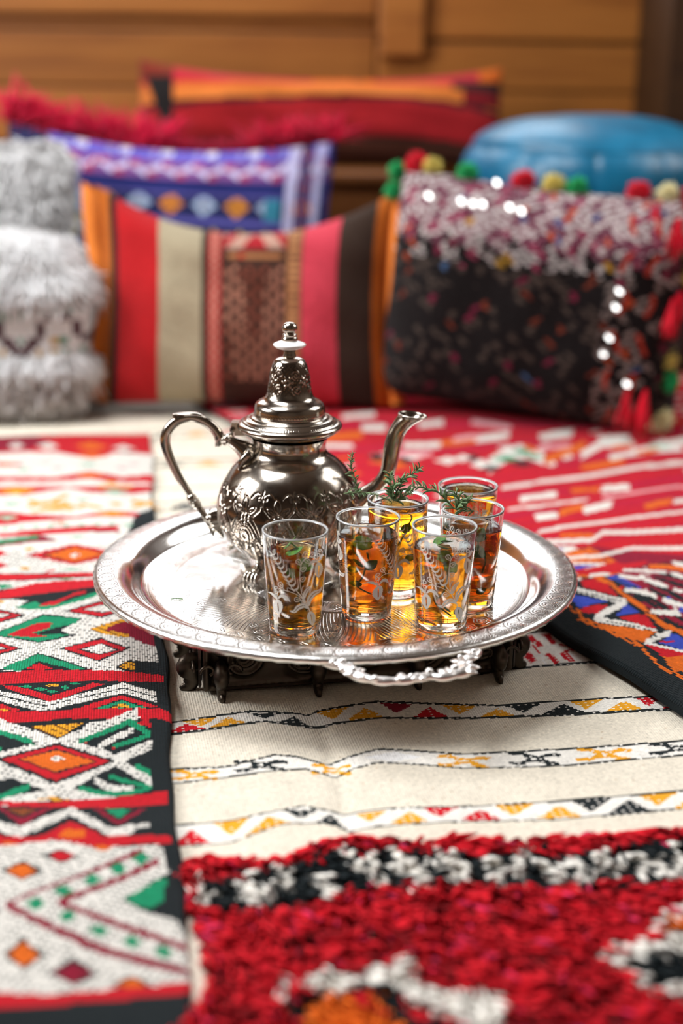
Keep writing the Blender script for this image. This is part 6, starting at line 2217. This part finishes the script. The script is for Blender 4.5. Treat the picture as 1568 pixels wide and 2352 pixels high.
def edge_fringe(cu, name, s0, s1, n, ln, col, rad_, side=1, tt=.985, updir=(0, .10, 1.1), spread=.30, jt=.02):
    S = rng.uniform(s0, s1, n); R = []; D = []
    for s in S:
        p, nn = cu.at(float(np.clip(s, -.985, .985)), float(np.clip(tt - rng.random() * jt, -.985, .985)), 0, side); R.append(p); D.append(np.array(updir) + nn * .2 + rng.normal(0, spread, 3))
    R = np.array(R); D = np.array(D)
    C = np.array(col) * (1 + rng.normal(0, .18, n))[:, None]
    return tufts(name, R, D, np.abs(rng.normal(ln, ln * .35, n)), rad_, np.clip(C, 0, .95), YARN, cu.o, .12, curl=.5)
edge_fringe(cb, 'fringe', -1.0, -.02, 1000, .046, (.60, .008, .05), .0032)['label'] = 'crimson wool fringe on the left half'
edge_fringe(cb, 'fringe', .50, 1.0, 480, .042, (.54, .008, .04), .0032)['label'] = 'crimson wool fringe at the right corner'
edge_fringe(cb, 'fringe', -.02, .50, 500, .020, (.42, .008, .04), .0018)['label'] = 'short crimson fringe in the middle'

# --- long red and orange cushion on the bench
def paint_orange(s, t):
    n = len(s); col = layers((.36, .018, .022), n)
    w = t + .12 * s * s - .05 * np.sin(s * 3)
    put(col, w > .58, (.52, .03, .045)); put(col, (w > .58) & (np.abs(s - .12) < .16) & (w < .84), (.62, .12, .01)); put(col, (w > .62) & (np.abs(s - .20) < .03) & (w < .76), (.08, .03, .02))
    put(col, (w > .80) & (s > -.6) & (s < -.1), (.48, .05, .07))
    put(col, (w > .16) & (w <= .58), (.72, .235, .045)); put(col, (w > .47) & (w <= .58), (.68, .16, .03))
    put(col, (w > .06) & (w <= .16), 'k'); put(col, (w <= -.62), (.05, .02, .015)); put(col, (w <= -.70), (.12, .05, .03))
    L = s < -.80; put(col, L & (t > .55), (.20, .03, .015)); put(col, L & (t <= .62) & (s > -.97 + .1 * (.62 - t)), (.018, .018, .017))
    Rr = s > .86; put(col, Rr & (t > .40), (.64, .15, .015)); put(col, (s > .72) & (t > .42) & (t < .66), (.02, .02, .018)); put(col, (s > .78) & (t <= .42) & (t > .1), (.22, .015, .02))
    return col * (.85, .72, .75) * (1 + rng.normal(0, .05, n))[:, None]
co = Cushion(.72, .195, .17, px=.01, pz=.22, pw=2.2, bulge=.5)
co.build('bolster_cushion', 'long red and orange striped cushion propped on the wooden bench by the wall', (-.052, 2.905, .342), 1, 16, .6, paint_orange, 150, 70, back=(.2, .02, .02))

# --- many-coloured cushion with pompoms
def paint_multi(s, t):
    n = len(s)
    base = np.where((t + .10 * np.sin(s * 29 + 2 * np.sin(t * 17)) > .42)[:, None], (.13, .03, .055), (.013, .010, .010)); col = base.astype(np.float32).copy()
    i = np.floor(s * 17 + .35 * np.sin(t * 19)); j = np.floor(t * 12.5 + (i % 2) * .5)
    h = np.sin(i * 12.9898 + j * 78.233) * 43758.5453; h = h - np.floor(h)
    h2 = np.sin(i * 39.346 + j * 11.135) * 24634.63; h2 = h2 - np.floor(h2)
    fu = (s * 17 + .35 * np.sin(t * 19)) % 1 - .5; fv = (t * 12.5 + (i % 2) * .5) % 1 - .5
    blob = (np.abs(fu + .25 * np.sin(fv * 6 + h * 6)) < .30 + .1 * h2) & (np.abs(fv) < .42)
    right = (s > .50) & (s < .86)
    tj = t + .12 * np.sin(s * 23 + 3 * np.sin(t * 11)) + .06 * np.sin(s * 61); dens = np.where(tj > .62, .86, np.where(tj > .32, .62, np.where(tj > .1, .42, .24))); dens = np.where(right, np.maximum(dens, .62), dens)
    m = blob & (h < dens)
    put(col, m, (.56, .50, .48)); mid = m & (t < .25) & ~right; put(col, mid, (.085, .062, .05)); put(col, m & right & (t < .3), (.30, .24, .215))
    put(col, m & (h2 > .85) & (t > .2), (.34, .05, .10)); put(col, m & (h2 < .07) & ((t > .1) | right), (.55, .09, .03)); put(col, m & (h2 < .04) & (t <= .1), (.22, .04, .02)); put(col, m & (h2 > .965) & (t > -.1), (.50, .28, .03))
    put(col, m & (h2 > .10) & (h2 < .13), (.07, .14, .28)); put(col, (~m) & blob & (h2 > .95), (.20, .02, .05)); put(col, (~m) & blob & (h2 < .06) & (t < .3), (.20, .04, .02))
    fib = rng.random(n); put(col, (t > .40) & (fib < .10), (.44, .30, .33))
    for s0 in (.60, .76): put(col, (np.abs(s - s0 - .03 * np.sin(t * 14)) < .016) & (((t * 3.1) % 1) < .55), (.50, .05, .025))
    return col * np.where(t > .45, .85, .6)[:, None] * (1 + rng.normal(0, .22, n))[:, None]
cm = Cushion(.462, .352, .22, px=.02, pz=.03, pw=4.2, bulge=.5)
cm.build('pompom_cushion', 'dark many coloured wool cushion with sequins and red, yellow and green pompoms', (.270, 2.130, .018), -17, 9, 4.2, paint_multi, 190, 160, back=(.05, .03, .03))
POMC = dict(red=(.62, .008, .025), yellow=(.64, .52, .13), green=(.02, .36, .11), cream=(.72, .66, .38), orange=(.70, .13, .03))
def pompom(parent, p, r, c, name='pompom'):
    n = 170; k = np.arange(n) + .5; ph = np.arccos(1 - 2 * k / n); th = k * 2.39996
    D = np.stack([np.sin(ph) * np.cos(th), np.sin(ph) * np.sin(th), np.cos(ph)], 1)
    C = np.array(POMC[c]) * (1 + rng.normal(0, .14, n))[:, None]
    o = tufts(name, D * r * .25, D + rng.normal(0, .12, (n, 3)), np.abs(rng.normal(r * .78, r * .10, n)), r * .085, np.clip(C, 0, 1), YARN, parent, .05, None, tuple(p))
    o['label'] = c + ' wool pompom'
    return o
for s, r, c in ((-.90, .021, 'red'), (-.79, .017, 'yellow'), (-.55, .018, 'green'), (-.18, .019, 'red'), (.02, .019, 'yellow'), (.17, .018, 'green'), (.56, .019, 'red'), (.74, .018, 'cream'), (.90, .021, 'red')):
    p, _ = cm.at(s, .985); pompom(cm.o, p + np.array((0, .002, .008)), r, c)
for t, dx, r, c in ((.80, .012, .021, 'yellow'), (.55, .008, .022, 'green'), (.36, .010, .018, 'yellow'), (.34, -.025, .023, 'cream'), (.62, .030, .017, 'green'), (-.34, -.010, .020, 'yellow'), (-.50, -.002, .019, 'green'), (-.82, -.006, .022, 'cream')):
    p, _ = cm.at(.985, t); pompom(cm.o, p + np.array((dx - .008, -.018, 0)), r, c)
for t, c in ((.95, 'green'), (.78, 'green')):
    p, _ = cm.at(-.985, t); pompom(cm.o, p + np.array((-.010, -.004, 0)), .015, c)
def tassel(parent, p, col, l=.035):
    n = 26; R = np.array(p) + rng.normal(0, .0015, (n, 3)); D = np.stack([rng.normal(0, .16, n), rng.normal(-.25, .1, n), np.full(n, -1.0)], 1)
    C = np.array(POMC[col]) * (1 + rng.normal(0, .15, n))[:, None]
    o = tufts('tassel', R, D, l * (1 + rng.normal(0, .1, n)), .0016, np.clip(C, 0, 1), YARN, parent, .1, None); o['label'] = col + ' yarn tassel'
for s, t, l in ((.70, .86, .05), (.84, .80, .05), (.90, .16, .05), (.93, .22, .04), (.72, -.62, .05), (.82, -.60, .06), (.92, -.92, .03)):
    p, nn = cm.at(s, t, .004); tassel(cm.o, p, 'red', l)
SEQ = Mat('sequin_silver').set(color=(.93, .93, .92), metal=1.0, rough=.22).m
def sequins(cu, spots, r=.0062, aim=(1.62, 2.1, 1.5)):
    """round sequins hanging loose; each one tips towards the light of the window by its own amount"""
    M = Matrix.Translation(cu.o.location) @ cu.o.rotation_euler.to_matrix().to_4x4(); Mi = M.inverted()
    th = np.linspace(0, 2 * np.pi, 12, endpoint=False)
    V = np.vstack([[(0, 0, .0012)], np.stack([r * np.cos(th), r * np.sin(th), np.full(12, .0006)], 1), np.stack([r * np.cos(th), r * np.sin(th), np.zeros(12)], 1)])
    i = np.arange(12); i2 = (i + 1) % 12
    F3 = np.stack([np.zeros(12, int), 1 + i, 1 + i2], 1); F4 = np.stack([1 + i2, 1 + i, 13 + i, 13 + i2], 1)
    me = None
    for s, t in spots:
        p, nn = cu.at(s, t, .008)
        pw = M @ Vector(p); v = (Vector((0, 0, .535)) - pw).normalized(); l = (Vector(aim) - pw).normalized()
        n = (Mi.to_3x3() @ (v + l)).normalized()
        if me is None: o = mesh_np('sequin', V, [F3, F4], SEQ, cu.o, smooth=False); me = o.data
        else: o = bpy.data.objects.new('sequin', me); COL.objects.link(o); o.parent = cu.o
        o.location = p; o.rotation_mode = 'QUATERNION'; o.rotation_quaternion = n.to_track_quat('Z', 'Y')
sequins(cm, [(-.72, .74), (-.50, .73), (-.42, .72), (-.36, .73), (-.19, .74), (-.11, .72), (-.32, .93), (.575, .17), (.57, .04), (.56, -.20), (.535, -.34), (.70, -.56)], .0052)

# --- white wedding-blanket cushions
def paint_white_face(s, t, band, rep):
    n = len(s); col = layers((.92, .91, .90), n)
    b = (t > band[0]) & (t < band[1]); q = (t - band[0]) / (band[1] - band[0])
    put(col, b, (.90, .89, .87))
    u = (s * rep) % 1; tri = np.abs(u - .5) * 2
    put(col, b & (np.abs(tri - q) < .15), (.11, .05, .06))
    up = b & (tri < q - .22)
    k = np.floor(s * rep)
    ud = (u * 9) % 1; qd = (q * 4) % 1; dots = (np.abs(ud - .5) + np.abs(qd - .5) < .42)
    inner = b & (tri > q + .25) & dots & ((np.floor(u * 9) % 2) == 0); put(col, inner & (k % 2 == 0), (.03, .26, .15)); put(col, inner & (k % 2 == 1), (.62, .36, .06))
    inn2 = up & dots & ((np.floor(q * 4) % 2) == 1); put(col, inn2 & (k % 2 == 0), (.62, .36, .06)); put(col, inn2 & (k % 2 == 1), (.04, .28, .18))
    put(col, (np.abs(t - band[1]) < .012), (.25, .36, .32))
    return col
class Pouf(Cushion):
    """squarish floor cushion, a superellipsoid: s goes round the side from the left back over the front"""
    def __init__(c, w, d, h, e1=.42, e2=.36): c.w, c.d, c.h, c.e1, c.e2 = w, d, h, e1, e2
    def surf(c, s, t, side=-1):
        a = -np.pi / 2 + s * np.pi; b = t * np.pi / 2
        f = lambda v, e: np.sign(v) * np.abs(v) ** e
        x = c.w / 2 * f(np.cos(b), c.e1) * f(np.cos(a), c.e2); y = c.d / 2 * f(np.cos(b), c.e1) * f(np.sin(a), c.e2); z = c.h / 2 * (1 + f(np.sin(b), c.e1))
        return np.stack([x, y, z], -1)
    def build(c, name, label, cat, loc, rz, painter, nu, nv, mat):
        s = np.linspace(-1, 1, 4001); q = c.surf(s, np.zeros(4001)); L = np.concatenate([[0], np.cumsum(np.linalg.norm(np.diff(q, axis=0), axis=1))])
        s = np.interp(np.linspace(0, L[-1], nu, endpoint=False), L, s); t = np.linspace(-.995, .995, nv)
        S, T = np.meshgrid(s, t); V = c.surf(S, T).reshape(-1, 3)
        Z = V[:, 2].reshape(nv, nu); F = grid_faces(nu, nv, True)
        cen = V[F].mean(1); col = painter(cen)
        caps = [np.arange(nu)[None, ::-1], ((nv - 1) * nu + np.arange(nu))[None]]
        V = np.vstack([V]); fc = np.vstack([col, col[:1], col[-1:]])
        o = mesh_np(name, V, [F] + caps, mat, None, None, True, fc); o.location = loc; o.rotation_euler = (0, 0, rad(rz)); c.o = o
        return tag(o, label, cat)
pw = Pouf(.53, .26, .262, .55, .30)
def paint_pouf(c):
    x, y, z = c.T; n = len(x); s = x / .26; t = z
    col = paint_white_face(s * 1.0, t, (.088, .164), 2.3)
    brown = (t < .07) & (np.sin(x * 90 + 2 * np.sin(z * 70)) * np.sin(z * 120 + x * 30) > .35); put(col, brown, (.42, .33, .28))
    return col
pw.build('fringed_pouf', 'low white shaggy pouf with a zigzag patterned band, at the left edge', 'pouf', (-.655, 2.215, .018), 2, paint_pouf, 220, 120, FLUFF)
def rows(cu, name, pts, ln, rr, dirs, col=(.975, .97, .975), droop=.6, curl=.3):
    n = len(pts); C = np.array(col) * (1 + rng.normal(0, .05, n))[:, None]
    return tufts(name, np.array(pts), np.array(dirs), np.abs(rng.normal(ln, ln * .2, n)), rr, np.clip(C, 0, .95), FLUFF, cu.o, droop, curl=curl)
_s = np.linspace(-1, 1, 4001); _q = pw.surf(_s, np.zeros(4001)); _l = np.concatenate([[0], np.cumsum(np.linalg.norm(np.diff(_q, axis=0), axis=1))]); ARC = (_s, _l / _l[-1] - .5)
def pouf_fringe(z0, n, ln, zj, spec='front'):
    P, D = [], []
    ts = np.linspace(-.995, .995, 400); zz = pw.surf(np.zeros(400), ts)[:, 2]
    for _ in range(n):
        s = float(np.interp(rng.uniform(-.30, .30), ARC[1], ARC[0])); t = float(np.interp(z0 + rng.normal(0, zj), zz, ts)); p, nn = pw.at(s, t)
        P.append(p); D.append(nn + (0, -.1, -.5) + rng.normal(0, .25, 3))
    return P, D
P, D = pouf_fringe(.197, 1900, .045, .008); rows(pw, 'fringe', P, .030, .0026, D)
P, D = pouf_fringe(.082, 1500, .035, .005); rows(pw, 'fringe', P, .026, .0026, D)
P, D = pouf_fringe(.040, 1400, .035, .014); rows(pw, 'fringe', P, .030, .0028, D, (.80, .76, .75))
P, D = pouf_fringe(.240, 1600, .035, .012); rows(pw, 'fringe', P, .020, .0024, D)
cw = Cushion(.47, .385, .09, px=.03, pz=.02, bulge=.45)
cw.build('fringed_cushion', 'upright white shaggy cushion behind the low white pouf', (-.705, 2.400, .014), 2, 2, 0, lambda s, t: paint_white_face(s, t, (.25, .44), 3.2), 110, 90, FLUFF, back=(.8, .78, .76))
P, D = [], []
for a, b, n in ((.95, .55, 2400), (.46, .54, 800), (.25, -.2, 1600)):
    for _ in range(n):
        s = rng.uniform(-.97, .99); p, nn = cw.at(s, rng.uniform(min(a, b), max(a, b))); P.append(p); D.append(nn * .7 + (.25 * max(0, s - .6), 0, -.5) + rng.normal(0, .25, 3))
rows(cw, 'fringe', P, .030, .0028, D)
edge_f = [cw.at(.985, t) for t in rng.uniform(-.3, .985, 380)]
rows(cw, 'side_fringe', [p for p, n in edge_f], .030, .0028, [np.array((.9, -.3, -.1)) + rng.normal(0, .3, 3) for _ in edge_f])
edge_f = [cw.at(s, .98) for s in rng.uniform(-.98, .985, 600)]
rows(cw, 'top_fringe', [p for p, n in edge_f], .026, .0028, [np.array((.2, -.2, .8)) + rng.normal(0, .35, 3) for _ in edge_f])

# --- blue leather pouf
LEA = Mat('teal_leather'); nn_ = LEA.noise(14, 4, .6); n2 = LEA.noise(140, 3)
LEA.set(color=LEA.ramp(nn_, [(.3, (.0, .085, .17)), (.7, (.005, .16, .30))]), rough=nn_ * .18 + .27, spec=.5); LEA.bump(n2 + nn_ * 3.0, .0015, .5)
pf = [(0, 0), (.15, 0), (.200, .006), (.218, .022), (.226, .048), (.225, .076), (.218, .094), (.2095, .104), (.2055, .108), (.2045, .113), (.199, .120), (.17, .137), (.12, .152), (.05, .160), (0, .162)]
def pouf_rel(th, P):
    z = P[:, 1][:, None]; r = P[:, 0][:, None]
    c = np.abs(((th[None] + .12) * 12 / (2 * np.pi)) % 1 - .5) * 2
    side = (z < .106) & (r > .12)
    return np.where(side, .007 * np.sqrt(1 - np.clip(c, 0, 1) ** 6) - .006, 0) + np.where(z > .113, .006 * np.sin(th[None] * 2 + .6) * np.clip(r / .2, 0, 1), 0)
pouf = lathe('leather_pouf', smooth_profile(pf, 90), LEA.m, 240, None, (.432, 2.600, .2885), relief=pouf_rel)
tag(pouf, 'round turquoise blue leather pouf with stitched segments behind the pompom cushion', 'pouf')
m = MB(); th = np.linspace(0, 2 * np.pi, 97); m.tube(np.stack([.2065 * np.cos(th), .2065 * np.sin(th), np.full(97, .1085)], 1), .0022, k=6, up=(0, 0, 1)); m.build('piping', LEA.m, pouf)

# --- wooden bench along the wall
bench = empty('bench', (-.40, 2.90, -.006), 0, 'low brown wooden bench along the timber wall carrying the long cushion', 'bench')
BW = wood('bench_boards', .33, (1.0, .85, .8))
for k in range(3): bevel_box('seat_board', (-.565, -.185 + k * .121, .322), (.565, -.185 + k * .121 + .117, .342), BW, bench)
for k in range(2): bevel_box('front_board', (-.56, -.172, .02 + k * .153), (.56, -.152, .02 + k * .153 + .149), BW, bench)
for sx in (-1, 1): bevel_box('end_board', (sx * .55 - .012, -.15, 0), (sx * .55 + .012, .17, .322), BW, bench)

# --- dark chest that carries the leather pouf
chest = empty('low_chest', (.432, 2.600, .0185), 0, 'low dark wooden chest under the blue leather pouf', 'chest')
bevel_box('chest_body', (-.20, -.14, .015), (.20, .17, .246), WOOD_DARK, chest)
bevel_box('lid', (-.21, -.15, .248), (.21, .175, .2695), WOOD_DARK, chest)
for sx in (-1, 1):
    for sy in (-.12, .15): bevel_box('foot', (sx * .18 - .015, sy - .015, 0), (sx * .18 + .015, sy + .015, .0145), WOOD_DARK, chest, None, .002)
